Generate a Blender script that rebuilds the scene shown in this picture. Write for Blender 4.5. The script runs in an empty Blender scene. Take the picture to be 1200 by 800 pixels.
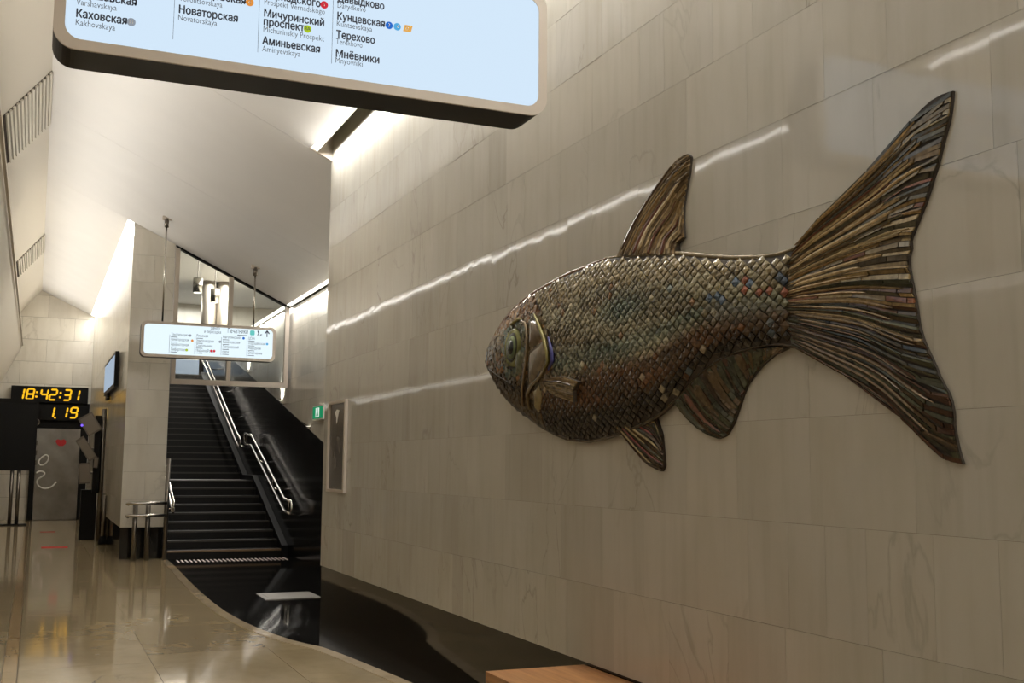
import bpy, math, random
from mathutils import Vector, Matrix
from mathutils.geometry import tessellate_polygon

random.seed(7)
SC = bpy.context.scene
COL = SC.collection
R = math.radians

# ------------------------------------------------------------------ camera
cam_d = bpy.data.cameras.new('camera')
cam = bpy.data.objects.new('camera', cam_d)
COL.objects.link(cam)
cam_d.sensor_width = 36.0
cam_d.lens = 1294.4 / 1200 * 36.0
cam_d.clip_end = 200
yaw, pitch, roll = R(23.205), R(6.393), R(0.508)
fw = Vector((math.sin(yaw) * math.cos(pitch), math.cos(yaw) * math.cos(pitch), math.sin(pitch)))
rt = Vector((math.cos(yaw), -math.sin(yaw), 0))
up = rt.cross(fw)
rt2 = rt * math.cos(roll) + up * math.sin(roll)
up2 = -rt * math.sin(roll) + up * math.cos(roll)
m = Matrix((rt2, up2, -fw)).transposed().to_4x4()
m.translation = Vector((0, 0, 1.6))
cam.matrix_world = m
SC.camera = cam

# ------------------------------------------------------------------ world, exposure
w = bpy.data.worlds.new('world')
SC.world = w
w.use_nodes = True
w.node_tree.nodes['Background'].inputs[0].default_value = (0.5, 0.48, 0.45, 1)
w.node_tree.nodes['Background'].inputs[1].default_value = 0.02
SC.view_settings.view_transform = 'Standard'
SC.view_settings.look = 'None'
SC.view_settings.exposure = 0.12
SC.view_settings.gamma = 1.0
SC.view_settings.use_curve_mapping = False

WARM = (1.0, 0.965, 0.90)
NEUT = (1.0, 0.96, 0.90)


def area(name, loc, sx, sy, rot, watts, col=WARM, spread=180):
    d = bpy.data.lights.new(name, 'AREA')
    d.shape = 'RECTANGLE'
    d.size, d.size_y = sx, sy
    d.energy = watts
    d.color = col
    d.spread = R(spread)
    o = bpy.data.objects.new(name, d)
    COL.objects.link(o)
    o.location = loc
    o.rotation_euler = rot
    return o


# lamps inside the cove slots and the tube lamps along the left side, plus added unseen fills
area('cove_lamp_right', (2.765, 3.4, 5.02), 0.06, 16.6, (0, R(-8), 0), 250)
area('cove_lamp_right_outer', (2.66, 3.4, 4.93), 0.06, 16.6, (0, R(115), 0), 45)
area('cove_lamp_stairs', (4.02, 15.7, 4.32), 0.05, 7.4, (0, R(-8), 0), 60)
area('cove_lamp_pillar', (1.31, 26.4, 5.66), 0.06, 13.2, (0, R(8), 0), 110)
area('fold_fill_left', (-0.432, 14.0, 4.74), 0.06, 37.0, (0, R(-128), 0), 230, WARM, 125)  # added uplight that brightens the ceiling, turned away from the view
area('fold_lamp_left', (-0.432, 14.0, 4.70), 0.025, 37.0, (0, R(-95), 0), 34)
area('tube_lamp_lower_left', (-1.50, 13.0, 3.14), 0.10, 36.0, (0, R(-35), 0), 10)
area('cove_lamp_behind_screen', (4.02, 22.2, 4.40), 0.05, 4.6, (0, R(-12), 0), 40)
area('upper_hall_fill', (5.2, 27.5, 6.5), 2.4, 7.0, (0, 0, 0), 560, NEUT)  # unseen area light added to brighten the space behind the glass
area('upper_hall_fill_far', (4.2, 33.5, 6.5), 2.4, 3.0, (0, 0, 0), 300, NEUT)  # second added area light, over the far end of the upper hall

# ------------------------------------------------------------------ materials


def lin(c):
    return tuple(((x / 255.0) / 12.92 if x <= 10 else ((x / 255.0 + 0.055) / 1.055) ** 2.4) for x in c)


def new_mat(name):
    mt = bpy.data.materials.new(name)
    mt.use_nodes = True
    nt = mt.node_tree
    return mt, nt, nt.nodes['Principled BSDF']


def pm(name, rgb, rough=0.5, metal=0.0, spec=0.5, coat=0.0, noise=0.0, nscale=8.0, bump=0.0):
    mt, nt, b = new_mat(name)
    c = lin(rgb)
    b.inputs['Base Color'].default_value = (*c, 1)
    b.inputs['Roughness'].default_value = rough
    b.inputs['Metallic'].default_value = metal
    b.inputs['Specular IOR Level'].default_value = spec
    b.inputs['Coat Weight'].default_value = coat
    if noise or bump:
        g = nt.nodes.new('ShaderNodeNewGeometry')
        n = nt.nodes.new('ShaderNodeTexNoise')
        n.inputs['Scale'].default_value = nscale
        n.inputs['Detail'].default_value = 4
        nt.links.new(g.outputs['Position'], n.inputs['Vector'])
        if noise:
            r = nt.nodes.new('ShaderNodeValToRGB')
            r.color_ramp.elements[0].position = 0.3
            r.color_ramp.elements[1].position = 0.7
            r.color_ramp.elements[0].color = (*[x * (1 - noise) for x in c], 1)
            r.color_ramp.elements[1].color = (*[min(1, x * (1 + noise)) for x in c], 1)
            nt.links.new(n.outputs['Fac'], r.inputs['Fac'])
            nt.links.new(r.outputs['Color'], b.inputs['Base Color'])
        if bump:
            bp = nt.nodes.new('ShaderNodeBump')
            bp.inputs['Strength'].default_value = bump
            bp.inputs['Distance'].default_value = 0.01
            nt.links.new(n.outputs['Fac'], bp.inputs['Height'])
            nt.links.new(bp.outputs['Normal'], b.inputs['Normal'])
    return mt


def emit(name, rgb, strength):
    mt = bpy.data.materials.new(name)
    mt.use_nodes = True
    nt = mt.node_tree
    nt.nodes.remove(nt.nodes['Principled BSDF'])
    e = nt.nodes.new('ShaderNodeEmission')
    e.inputs[0].default_value = (*lin(rgb), 1)
    e.inputs[1].default_value = strength
    nt.links.new(e.outputs[0], nt.nodes['Material Output'].inputs[0])
    return mt


def ramp(nt, stops):
    r = nt.nodes.new('ShaderNodeValToRGB')
    els = r.color_ramp.elements
    els[0].position, els[0].color = stops[0][0], (*stops[0][1], 1)
    els[1].position, els[1].color = stops[-1][0], (*stops[-1][1], 1)
    for p, c in stops[1:-1]:
        e = els.new(p)
        e.color = (*c, 1)
    return r


def mixc(nt, mode, fac, a, b):
    mx = nt.nodes.new('ShaderNodeMix')
    mx.data_type = 'RGBA'
    mx.blend_type = mode
    if isinstance(fac, float):
        mx.inputs[0].default_value = fac
    else:
        nt.links.new(fac, mx.inputs[0])
    for i, v in ((6, a), (7, b)):
        if isinstance(v, tuple):
            mx.inputs[i].default_value = (*v, 1)
        else:
            nt.links.new(v, mx.inputs[i])
    return mx.outputs[2]


def marble(name, base, dark, vein, rough=0.16, vscale=1.0, stretch=(1, 1, 0.45), streak=0.5, grain=(1, 2.2, 0.35)):
    """polished stone whose tone, grain direction and veins change from slab to slab"""
    mt, nt, b = new_mat(name)
    g = nt.nodes.new('ShaderNodeNewGeometry')
    oi = nt.nodes.new('ShaderNodeObjectInfo')
    mul = nt.nodes.new('ShaderNodeMath')
    mul.operation = 'MULTIPLY'
    mul.inputs[1].default_value = 37.0
    nt.links.new(oi.outputs['Random'], mul.inputs[0])
    comb = nt.nodes.new('ShaderNodeCombineXYZ')
    for i in range(3):
        nt.links.new(mul.outputs[0], comb.inputs[i])
    mp = nt.nodes.new('ShaderNodeMapping')
    mp.inputs['Scale'].default_value = stretch
    nt.links.new(g.outputs['Position'], mp.inputs['Vector'])
    add = nt.nodes.new('ShaderNodeVectorMath')
    add.operation = 'ADD'
    nt.links.new(mp.outputs[0], add.inputs[0])
    nt.links.new(comb.outputs[0], add.inputs[1])
    n1 = nt.nodes.new('ShaderNodeTexNoise')
    n1.inputs['Scale'].default_value = 2.2 * vscale
    n1.inputs['Detail'].default_value = 6
    n1.inputs['Roughness'].default_value = 0.6
    nt.links.new(add.outputs[0], n1.inputs['Vector'])
    r1 = ramp(nt, [(0.3, lin(dark)), (0.62, lin(base))])
    nt.links.new(n1.outputs['Fac'], r1.inputs['Fac'])
    # slab tone
    r2 = ramp(nt, [(0.0, (0.90, 0.89, 0.87)), (0.12, (0.96, 0.96, 0.95)), (0.6, (1.0, 1.0, 0.99)), (1.0, (1.025, 1.02, 1.0))])
    nt.links.new(oi.outputs['Random'], r2.inputs['Fac'])
    c = mixc(nt, 'MULTIPLY', 1.0, r1.outputs['Color'], r2.outputs['Color'])
    mpg = nt.nodes.new('ShaderNodeMapping')
    mpg.inputs['Scale'].default_value = grain
    nt.links.new(add.outputs[0], mpg.inputs['Vector'])
    ng = nt.nodes.new('ShaderNodeTexNoise')
    ng.inputs['Scale'].default_value = 6.0
    ng.inputs['Detail'].default_value = 5
    nt.links.new(mpg.outputs[0], ng.inputs['Vector'])
    rg = ramp(nt, [(0.28, (0.93, 0.92, 0.90)), (0.5, (1, 1, 1)), (0.75, (1.02, 1.02, 1.02))])
    nt.links.new(ng.outputs['Fac'], rg.inputs['Fac'])
    c = mixc(nt, 'MULTIPLY', 1.0, c, rg.outputs['Color'])
    # fine veins
    n2 = nt.nodes.new('ShaderNodeTexNoise')
    n2.inputs['Scale'].default_value = 1.7 * vscale
    n2.inputs['Detail'].default_value = 8
    n2.inputs['Distortion'].default_value = 1.4
    nt.links.new(add.outputs[0], n2.inputs['Vector'])
    r3 = ramp(nt, [(0.485, (0, 0, 0)), (0.5, (1, 1, 1)), (0.515, (0, 0, 0))])
    nt.links.new(n2.outputs['Fac'], r3.inputs['Fac'])
    n3 = nt.nodes.new('ShaderNodeTexNoise')
    n3.inputs['Scale'].default_value = 0.9
    nt.links.new(add.outputs[0], n3.inputs['Vector'])
    r4 = ramp(nt, [(0.5, (0, 0, 0)), (0.72, (streak, streak, streak))])
    nt.links.new(n3.outputs['Fac'], r4.inputs['Fac'])
    mv = nt.nodes.new('ShaderNodeMath')
    mv.operation = 'MULTIPLY'
    nt.links.new(r3.outputs['Color'], mv.inputs[0])
    nt.links.new(r4.outputs['Color'], mv.inputs[1])
    c = mixc(nt, 'MIX', mv.outputs[0], c, lin(vein))
    nt.links.new(c, b.inputs['Base Color'])
    b.inputs['Roughness'].default_value = rough
    return mt


M = {}
M['marble'] = marble('pale_marble', (193, 190, 183), (185, 181, 171), (122, 114, 100), 0.055)
M['marble_cool'] = marble('grey_white_marble', (222, 217, 206), (210, 204, 192), (160, 152, 138), 0.16, 0.7)
M['floor'] = marble('polished_tan_stone', (174, 156, 123), (157, 140, 109), (112, 96, 72), 0.07, 0.9, (1, 0.6, 1), 0.8)
def wavy(mt, scale, dist):
    nt = mt.node_tree
    b = nt.nodes['Principled BSDF']
    g = nt.nodes.new('ShaderNodeNewGeometry')
    n = nt.nodes.new('ShaderNodeTexNoise')
    n.inputs['Scale'].default_value = scale
    n.inputs['Detail'].default_value = 1
    nt.links.new(g.outputs['Position'], n.inputs['Vector'])
    bp = nt.nodes.new('ShaderNodeBump')
    bp.inputs['Strength'].default_value = 1.0
    bp.inputs['Distance'].default_value = dist
    nt.links.new(n.outputs['Fac'], bp.inputs['Height'])
    nt.links.new(bp.outputs['Normal'], b.inputs['Normal'])


wavy(M['floor'], 4.0, 0.0005)
wavy(M['marble'], 3.5, 0.0012)
M['strip'] = marble('brown_tan_stone', (176, 150, 112), (158, 133, 97), (110, 94, 70), 0.07, 0.9, (1, 0.4, 1), 0.3)
M['border'] = marble('light_border_stone', (196, 178, 150), (170, 152, 124), (130, 114, 90), 0.07, 1.2, (1, 1, 1), 0.4)
M['granite'] = pm('black_granite', (22, 21, 20), 0.06, noise=0.35, nscale=60)
M['granite_dull'] = pm('black_granite_honed', (25, 24, 23), 0.36, spec=0.3, noise=0.3, nscale=60)
M['granite_satin'] = pm('black_granite_satin', (18, 17, 16), 0.16, spec=0.25, noise=0.3, nscale=60)
M['joint'] = pm('dark_joint', (140, 130, 114), 0.8)
M['ceiling'] = pm('white_ceiling_board', (219, 216, 212), 0.55, noise=0.02, nscale=1.5)
M['facet'] = pm('cream_ceiling_board', (216, 209, 196), 0.55)
M['slot'] = pm('dark_slot', (120, 118, 98), 0.7)
M['steel'] = pm('brushed_steel', (186, 182, 174), 0.24, 1.0)
M['dark_steel'] = pm('dull_steel', (120, 114, 106), 0.33, 1.0)
M['column_steel'] = pm('satin_column_steel', (170, 162, 150), 0.5, 0.8)
M['chrome'] = pm('polished_steel', (214, 210, 204), 0.12, 1.0)
M['door_steel'] = pm('door_steel', (146, 142, 136), 0.34, 1.0, noise=0.2, nscale=2.0)
M['black'] = pm('black_plastic', (8, 8, 8), 0.45, spec=0.25)
M['black_matte'] = pm('black_paint', (16, 15, 14), 0.6, spec=0.2)
M['rim'] = pm('taupe_rim', (196, 185, 172), 0.4)
M['grey'] = pm('grey_casing', (100, 92, 80), 0.45)
M['grey2'] = pm('pale_casing', (122, 113, 100), 0.4)
M['grate_back'] = pm('grille_void', (70, 60, 52), 0.9)
M['wood'] = None
M['ink'] = pm('dark_print', (52, 62, 84), 0.6)
M['ink2'] = pm('grey_print', (112, 122, 140), 0.6)
M['panel'] = emit('sign_panel_light', (206, 226, 244), 0.98)
M['panel2'] = emit('sign_panel_light_far', (222, 238, 246), 1.05)
M['strip_light'] = emit('cove_diffuser', (255, 250, 236), 2.2)
M['amber'] = emit('amber_digits', (255, 190, 36), 1.05)
M['lamp_glow'] = emit('lamp_glow', (255, 246, 226), 3.0)
M['tube_glow'] = emit('tube_glow', (255, 244, 222), 0.6)
M['exit_green'] = emit('exit_green', (40, 150, 100), 0.7)
M['exit_white'] = emit('exit_white', (225, 240, 230), 0.9)
M['screen_blue'] = emit('screen_light', (176, 194, 214), 0.8)
M['violet'] = emit('violet_led', (120, 90, 255), 1.5)
M['red'] = pm('red_sticker', (190, 36, 40), 0.5)
M['red_tape'] = pm('red_tape', (186, 48, 42), 0.7, spec=0.1)
M['white'] = pm('off_white', (232, 230, 224), 0.5)
M['mat'] = pm('grey_metal_plate', (124, 117, 108), 0.4, 0.2)
M['nosing'] = pm('grey_nosing', (60, 56, 51), 0.45)
M['nosing_tan'] = pm('tan_nosing', (122, 98, 70), 0.4)
M['tactile'] = pm('pale_tactile', (206, 190, 184), 0.45)
M['blue_grey'] = pm('blue_grey_panel', (118, 130, 146), 0.35)
for k, c in dict(b_grey=(150, 158, 168), b_orange=(232, 150, 66), b_red=(214, 52, 66), b_lime=(176, 204, 40), b_blue=(40, 110, 210), b_sky=(90, 178, 232), b_sand=(236, 178, 92), b_teal=(110, 206, 200)).items():
    M[k] = emit(k, c, 0.85)


def wood():
    mt, nt, b = new_mat('warm_oak')
    g = nt.nodes.new('ShaderNodeNewGeometry')
    mp = nt.nodes.new('ShaderNodeMapping')
    mp.inputs['Scale'].default_value = (18, 1.2, 18)
    nt.links.new(g.outputs['Position'], mp.inputs['Vector'])
    n = nt.nodes.new('ShaderNodeTexNoise')
    n.inputs['Scale'].default_value = 2.0
    n.inputs['Detail'].default_value = 6
    nt.links.new(mp.outputs[0], n.inputs['Vector'])
    r = ramp(nt, [(0.3, lin((146, 98, 56))), (0.7, lin((186, 134, 84)))])
    nt.links.new(n.outputs['Fac'], r.inputs['Fac'])
    nt.links.new(r.outputs['Color'], b.inputs['Base Color'])
    b.inputs['Roughness'].default_value = 0.35
    return mt


M['wood'] = wood()


def glass():
    mt = bpy.data.materials.new('clear_glass')
    mt.use_nodes = True
    nt = mt.node_tree
    nt.nodes.remove(nt.nodes['Principled BSDF'])
    t = nt.nodes.new('ShaderNodeBsdfTransparent')
    t.inputs[0].default_value = (0.93, 0.95, 0.94, 1)
    gl = nt.nodes.new('ShaderNodeBsdfGlossy')
    gl.inputs['Roughness'].default_value = 0.02
    f = nt.nodes.new('ShaderNodeFresnel')
    f.inputs[0].default_value = 1.5
    mx = nt.nodes.new('ShaderNodeMixShader')
    nt.links.new(f.outputs[0], mx.inputs[0])
    nt.links.new(t.outputs[0], mx.inputs[1])
    nt.links.new(gl.outputs[0], mx.inputs[2])
    nt.links.new(mx.outputs[0], nt.nodes['Material Output'].inputs[0])
    return mt


M['glass'] = glass()


def poster_mat():
    mt, nt, b = new_mat('poster_print')
    g = nt.nodes.new('ShaderNodeNewGeometry')
    mp = nt.nodes.new('ShaderNodeMapping')
    mp.inputs['Scale'].default_value = (1, 5, 6)
    nt.links.new(g.outputs['Position'], mp.inputs['Vector'])
    v = nt.nodes.new('ShaderNodeTexVoronoi')
    v.inputs['Scale'].default_value = 1.0
    nt.links.new(mp.outputs[0], v.inputs['Vector'])
    r = ramp(nt, [(0.0, lin((40, 38, 40))), (0.5, lin((74, 70, 70))), (1.0, lin((120, 112, 104)))])
    nt.links.new(v.outputs['Color'], r.inputs['Fac'])
    nt.links.new(r.outputs['Color'], b.inputs['Base Color'])
    b.inputs['Roughness'].default_value = 0.2
    return mt


M['poster'] = poster_mat()
M['poster_top'] = pm('poster_top_print', (98, 88, 78), 0.2)


def mosaic_mat(name, use_object_color):
    mt, nt, b = new_mat(name)
    if use_object_color:
        n = nt.nodes.new('ShaderNodeObjectInfo')
        src = n.outputs['Color']
    else:
        n = nt.nodes.new('ShaderNodeVertexColor')
        n.layer_name = 'tone'
        src = n.outputs['Color']
    g = nt.nodes.new('ShaderNodeNewGeometry')
    no = nt.nodes.new('ShaderNodeTexNoise')
    no.inputs['Scale'].default_value = 45
    no.inputs['Detail'].default_value = 3
    nt.links.new(g.outputs['Position'], no.inputs['Vector'])
    r = ramp(nt, [(0.3, (0.65, 0.62, 0.58)), (0.7, (1.2, 1.17, 1.12))])
    nt.links.new(no.outputs['Fac'], r.inputs['Fac'])
    c = mixc(nt, 'MULTIPLY', 1.0, src, r.outputs['Color'])
    nt.links.new(c, b.inputs['Base Color'])
    b.inputs['Roughness'].default_value = 0.22
    b.inputs['Metallic'].default_value = 0.25
    return mt


M['scale'] = mosaic_mat('glass_scale', True)
M['tesserae'] = mosaic_mat('glass_tesserae', False)
M['grout'] = pm('dark_brown_grout', (50, 41, 30), 0.7, noise=0.3, nscale=30)

# ------------------------------------------------------------------ mesh helper


class MB:
    def __init__(self):
        self.v, self.f, self.c = [], [], []

    def add(self, vs, fs, col=None):
        o = len(self.v)
        self.v += [tuple(p) for p in vs]
        for f in fs:
            self.f.append([i + o for i in f])
            self.c.append(col)
        return self

    def box(self, x0, x1, y0, y1, z0, z1, col=None):
        vs = [(x, y, z) for x in (x0, x1) for y in (y0, y1) for z in (z0, z1)]
        return self.add(vs, [(0, 1, 3, 2), (4, 6, 7, 5), (0, 4, 5, 1), (2, 3, 7, 6), (0, 2, 6, 4), (1, 5, 7, 3)], col)

    def prism(self, pts, d):
        """closed planar polygon extruded along vector d"""
        n = len(pts)
        d = Vector(d)
        a = [Vector(p) for p in pts]
        vs = a + [p + d for p in a]
        fs = [list(range(n))[::-1], list(range(n, 2 * n))] + [(i, (i + 1) % n, n + (i + 1) % n, n + i) for i in range(n)]
        return self.add(vs, fs)

    def tube(self, path, r, n=10, caps=True):
        P = [Vector(p) for p in path]
        rs = r if isinstance(r, (list, tuple)) else [r] * len(P)
        vs, fs = [], []
        ref = None
        for i, p in enumerate(P):
            t = (P[min(i + 1, len(P) - 1)] - P[max(i - 1, 0)]).normalized()
            if ref is None:
                ref = Vector((0, 0, 1)) if abs(t.z) < 0.9 else Vector((1, 0, 0))
            a = (ref - t * ref.dot(t)).normalized()
            ref = a
            bb = t.cross(a)
            for k in range(n):
                q = 2 * math.pi * k / n
                vs.append(p + (a * math.cos(q) + bb * math.sin(q)) * rs[i])
        for i in range(len(P) - 1):
            for k in range(n):
                fs.append((i * n + k, i * n + (k + 1) % n, (i + 1) * n + (k + 1) % n, (i + 1) * n + k))
        if caps:
            fs.append(tuple(range(n))[::-1])
            fs.append(tuple((len(P) - 1) * n + k for k in range(n)))
        return self.add(vs, fs)

    def cyl(self, p0, p1, r, n=16):
        return self.tube([p0, p1], r, n)

    def build(self, name, mat, parent=None, smooth=False, kind=None):
        me = bpy.data.meshes.new(name)
        off = Vector((0, 0, 0))
        q = parent
        while q is not None:
            off += q.location
            q = q.parent
        me.from_pydata([(p[0] - off.x, p[1] - off.y, p[2] - off.z) for p in self.v], [], self.f)
        if any(c is not None for c in self.c):
            ca = me.color_attributes.new('tone', 'FLOAT_COLOR', 'CORNER')
            k = 0
            for f, c in zip(self.f, self.c):
                c = c or (0.2, 0.2, 0.2)
                for _ in f:
                    ca.data[k].color = (*c, 1)
                    k += 1
        me.materials.append(mat)
        if smooth:
            for p in me.polygons:
                p.use_smooth = True
        me.update()
        o = bpy.data.objects.new(name, me)
        COL.objects.link(o)
        if parent:
            o.parent = parent
        if kind:
            o['kind'] = kind
        return o


def empty(name, loc=(0, 0, 0)):
    o = bpy.data.objects.new(name, None)
    o.empty_display_size = 0.1
    COL.objects.link(o)
    o.location = loc
    return o


def thing(name, label, cat, loc=(0, 0, 0), group=None):
    o = empty(name, loc)
    o['label'] = label
    o['category'] = cat
    if group:
        o['group'] = group
    return o


def struct(name, loc=(0, 0, 0)):
    o = empty(name, loc)
    o['kind'] = 'structure'
    return o


UNIT = MB().box(-.5, .5, -.5, .5, -.5, .5)


def unit_mesh(name, mat):
    me = bpy.data.meshes.new(name)
    me.from_pydata(UNIT.v, [], UNIT.f)
    me.materials.append(mat)
    return me


def slab(name, me, parent, c, s, rot=(0, 0, 0)):
    o = bpy.data.objects.new(name, me)
    COL.objects.link(o)
    o.parent = parent
    o.location = Vector(c) - parent.location
    o.scale = s
    o.rotation_euler = rot
    return o


def inside(p, poly):
    r = False
    j = len(poly) - 1
    for i in range(len(poly)):
        if (poly[i].y > p.y) != (poly[j].y > p.y) and p.x < (poly[j].x - poly[i].x) * (p.y - poly[i].y) / (poly[j].y - poly[i].y) + poly[i].x:
            r = not r
        j = i
    return r


def glyph_faces(body, size):
    """flat filled letters; every contour is filled by itself with the holes it encloses"""
    c = bpy.data.curves.new('t', 'FONT')
    c.body = body
    c.size = size
    c.fill_mode = 'NONE'
    c.resolution_u = 2
    t = bpy.data.objects.new('t', c)
    me = bpy.data.meshes.new_from_object(t)
    bpy.data.objects.remove(t)
    bpy.data.curves.remove(c)
    adj = {}
    for e in me.edges:
        p, q = e.vertices
        adj.setdefault(p, []).append(q)
        adj.setdefault(q, []).append(p)
    seen, loops = set(), []
    for s0 in range(len(me.vertices)):
        if s0 in seen or s0 not in adj:
            continue
        lp = [s0]
        seen.add(s0)
        while True:
            nx = [q for q in adj[lp[-1]] if q not in seen]
            if not nx:
                break
            lp.append(min(nx))
            seen.add(lp[-1])
        P = [me.vertices[i].co.copy() for i in lp]
        if len(P) > 2:
            A = sum(P[i].x * P[(i + 1) % len(P)].y - P[(i + 1) % len(P)].x * P[i].y for i in range(len(P))) / 2
            loops.append((P, A))
    bpy.data.meshes.remove(me)
    hole_of = {}
    for i, (P, A) in enumerate(loops):
        for j, (Q, B) in enumerate(loops):
            if i != j and abs(B) > abs(A) and A * B < 0 and inside(P[0], Q):
                hole_of[i] = j
    vs, fs = [], []
    for j, (Q, B) in enumerate(loops):
        if j in hole_of:
            continue
        polys = [Q] + [loops[i][0] for i in hole_of if hole_of[i] == j]
        flat = [p for pl in polys for p in pl]
        o = len(vs)
        vs += flat
        tris = tessellate_polygon(polys)
        if len(polys) == 1:
            A = sum(abs((flat[b_].x - flat[a_].x) * (flat[c_].y - flat[a_].y) - (flat[c_].x - flat[a_].x) * (flat[b_].y - flat[a_].y)) / 2 for a_, b_, c_ in tris)
            if A > abs(B) * 1.02:          # a contour that crosses its own stem: pull its two ends back to the stem
                for p in (Q[0], Q[-1]):
                    p.x += 0.0145 * size
                tris = tessellate_polygon(polys)
        for tri in tris:
            fs.append([o + k for k in tri])
    return vs, fs


def text(body, size, loc, mat, parent, align='LEFT', width=None, name='lettering', bold=0.0):
    vs, fs = glyph_faces(body, size)
    xs = [v.x for v in vs]
    sx = 1.0
    if width:
        sx = width / (max(xs) - min(xs))
    x0 = {'LEFT': 0, 'CENTER': -(max(xs) + min(xs)) / 2 * sx, 'RIGHT': -max(xs) * sx}[align]
    b = MB()
    n = len(vs)
    shifts = ((0, 0),) if not bold else ((-bold, 0), (bold, 0), (0, bold), (0, -bold))
    for k, (du, dv) in enumerate(shifts):
        V = [(loc[0] + x0 + v.x * sx + du * size, loc[1] - k * 0.00002, loc[2] + v.y + dv * size) for v in vs]
        F = []
        for f in fs:
            p, q, r = (V[i] for i in f)
            up_ = (q[0] - p[0]) * (r[2] - p[2]) - (r[0] - p[0]) * (q[2] - p[2])
            F.append(f if up_ > 0 else f[::-1])
        b.add(V, F)
    return b.build(name, mat, parent)


# ------------------------------------------------------------------ layout constants
XF = 2.87          # face of the fish wall
YC = 11.85         # far end of the fish wall
XW = 4.10          # right wall of the stairs
YS = 19.6          # pillar face / glazed screen plane
YE = 33.2          # end wall
XP0, XP1 = 1.36, 2.05
SK = 0.518         # bottom of the marble
PITCH = 0.428


def ceil_z(x):
    return 4.37 + 0.474 * (XW - x)


# ------------------------------------------------------------------ floor
floor = struct('floor')
MB().box(-5.2, 8.2, -6, 37, -0.10, -0.012).build('floor_base', M['joint'], floor)
fm = unit_mesh('floor_slab', M['floor'])
g = 0.004
ys = [-6.0, -2.4, 1.2]
y = 1.2
while y < YE:
    y += 1.65
    ys.append(y)
for xa, xb, mat in ((-5.0, -3.2, 'f'), (-3.2, -1.6, 'f'), (-1.6, -0.145, 'f'), (-0.035, 0.95, 'f'), (0.95, 1.95, 'f'), (1.95, 2.95, 'f')):
    sh = random.uniform(0, 0.8)
    for ya, yb in zip(ys[:-1], ys[1:]):
        slab('floor_slab', fm, floor, ((xa + xb) / 2, (ya + yb) / 2 + sh, -0.01), (xb - xa - g, yb - ya - g, 0.02))
sm = unit_mesh('strip_slab', M['strip'])
for ya, yb in zip(ys[:-1], ys[1:]):
    slab('strip_slab', sm, floor, (-0.09, (ya + yb) / 2, -0.0095), (0.10, yb - ya - g, 0.021))
# black granite inlay with its curved light border
curve = [(2.10, 19.3), (2.07, 17.6), (2.02, 16.0), (1.985, 14.7), (1.97, 13.4), (1.98, 12.4), (2.02, 11.7), (2.08, 11.1), (2.15, 10.65), (2.23, 10.25), (2.32, 9.97), (2.405, 9.75), (2.47, 9.35), (2.53, 8.9), (2.60, 8.3), (2.66, 7.8), (2.74, 7.1), (2.83, 6.4)]
pts = [(x, y, -0.004) for x, y in curve] + [(4.2, 6.4, -0.004), (4.2, 19.5, -0.004), (2.10, 19.5, -0.004)]
MB().prism(pts[::-1], (0, 0, 0.006)).build('granite_inlay', M['granite'], floor)
b = MB()
n = len(curve)
L_, R_ = [], []
for i, (x, y) in enumerate(curve):
    x0, y0 = curve[max(i - 1, 0)]
    x1, y1 = curve[min(i + 1, n - 1)]
    t = Vector((x1 - x0, y1 - y0)).normalized()
    nn = Vector((-t.y, t.x))
    if nn.x > 0:
        nn = -nn
    L_.append((x + nn.x * 0.11, y + nn.y * 0.11))
    R_.append((x, y))
for i in range(n - 1):
    b.prism([(*L_[i], -0.002), (*R_[i], -0.002), (*R_[i + 1], -0.002), (*L_[i + 1], -0.002)][::-1], (0, 0, 0.007))
b.build('border_strip', M['border'], floor)
tm = MB().prism([(-.016, -.22, 0), (.010, -.22, 0), (.022, .22, 0), (-.004, .22, 0)], (0, 0, 0.006))
proto = tm.build('tactile_bar', M['tactile'], floor)
proto.location = (2.22, 18.85, 0.002)
for i in range(1, 27):
    o = proto.copy()
    COL.objects.link(o)
    o.location = (2.22 + i * 0.067, 18.85, 0.002)

# ------------------------------------------------------------------ fish wall
wr = struct('wall_right')
MB().box(XF + 0.018, XF + 0.2, -5.0, YC - 0.002, SK + 0.01, 5.25).build('backing', M['joint'], wr)
mm = unit_mesh('marble_panel', M['marble'])
rng = random.Random(21)
for r in range(11):
    z0 = SK + PITCH * r
    z1 = min(z0 + PITCH, 5.24)
    y = YC
    if r % 2:
        y = YC
    while y > 1.6:
        wdt = rng.choice((0.22, 0.3, 0.34, 0.42, 0.5, 0.55, 0.62)) * rng.uniform(0.9, 1.15)
        ya = max(y - wdt, 1.5)
        if ya < 1.75:
            ya = 1.5
        slab('marble_panel', mm, wr, (XF + 0.011, (y + ya) / 2, (z0 + z1) / 2), (0.022, y - ya - 0.0012, z1 - z0 - 0.0012),
             (0, R(rng.gauss(0, 0.07)), R(rng.gauss(0, 0.05))))
        y = ya
MB().box(XF, XF + 0.03, -5, 1.498, SK, 5.24).build('marble_lining', M['marble'], wr)
MB().box(XF + 0.2, XW + 0.2, YC - 0.3, YC - 0.004, 0, 5.0).build('return_wall', M['marble_cool'], wr)
bb = MB().box(XF + 0.012, XF + 0.2, -5, YC - 0.001, 0, SK + 0.008).build('baseboard_right', M['granite'])
bb['kind'] = 'structure'

# ------------------------------------------------------------------ ceiling
ce = struct('ceiling')


def slope_panel(xa, xb, ya, yb, name='ceiling_panel', mat='ceiling', th=0.04):
    g = 0.003
    p = [(xa, ya + g, ceil_z(xa)), (xb, ya + g, ceil_z(xb)), (xb, ya + g, ceil_z(xb) + th), (xa, ya + g, ceil_z(xa) + th)]
    MB().prism(p, (0, yb - ya - 2 * g, 0)).build(name, M[mat], ce)


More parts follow.
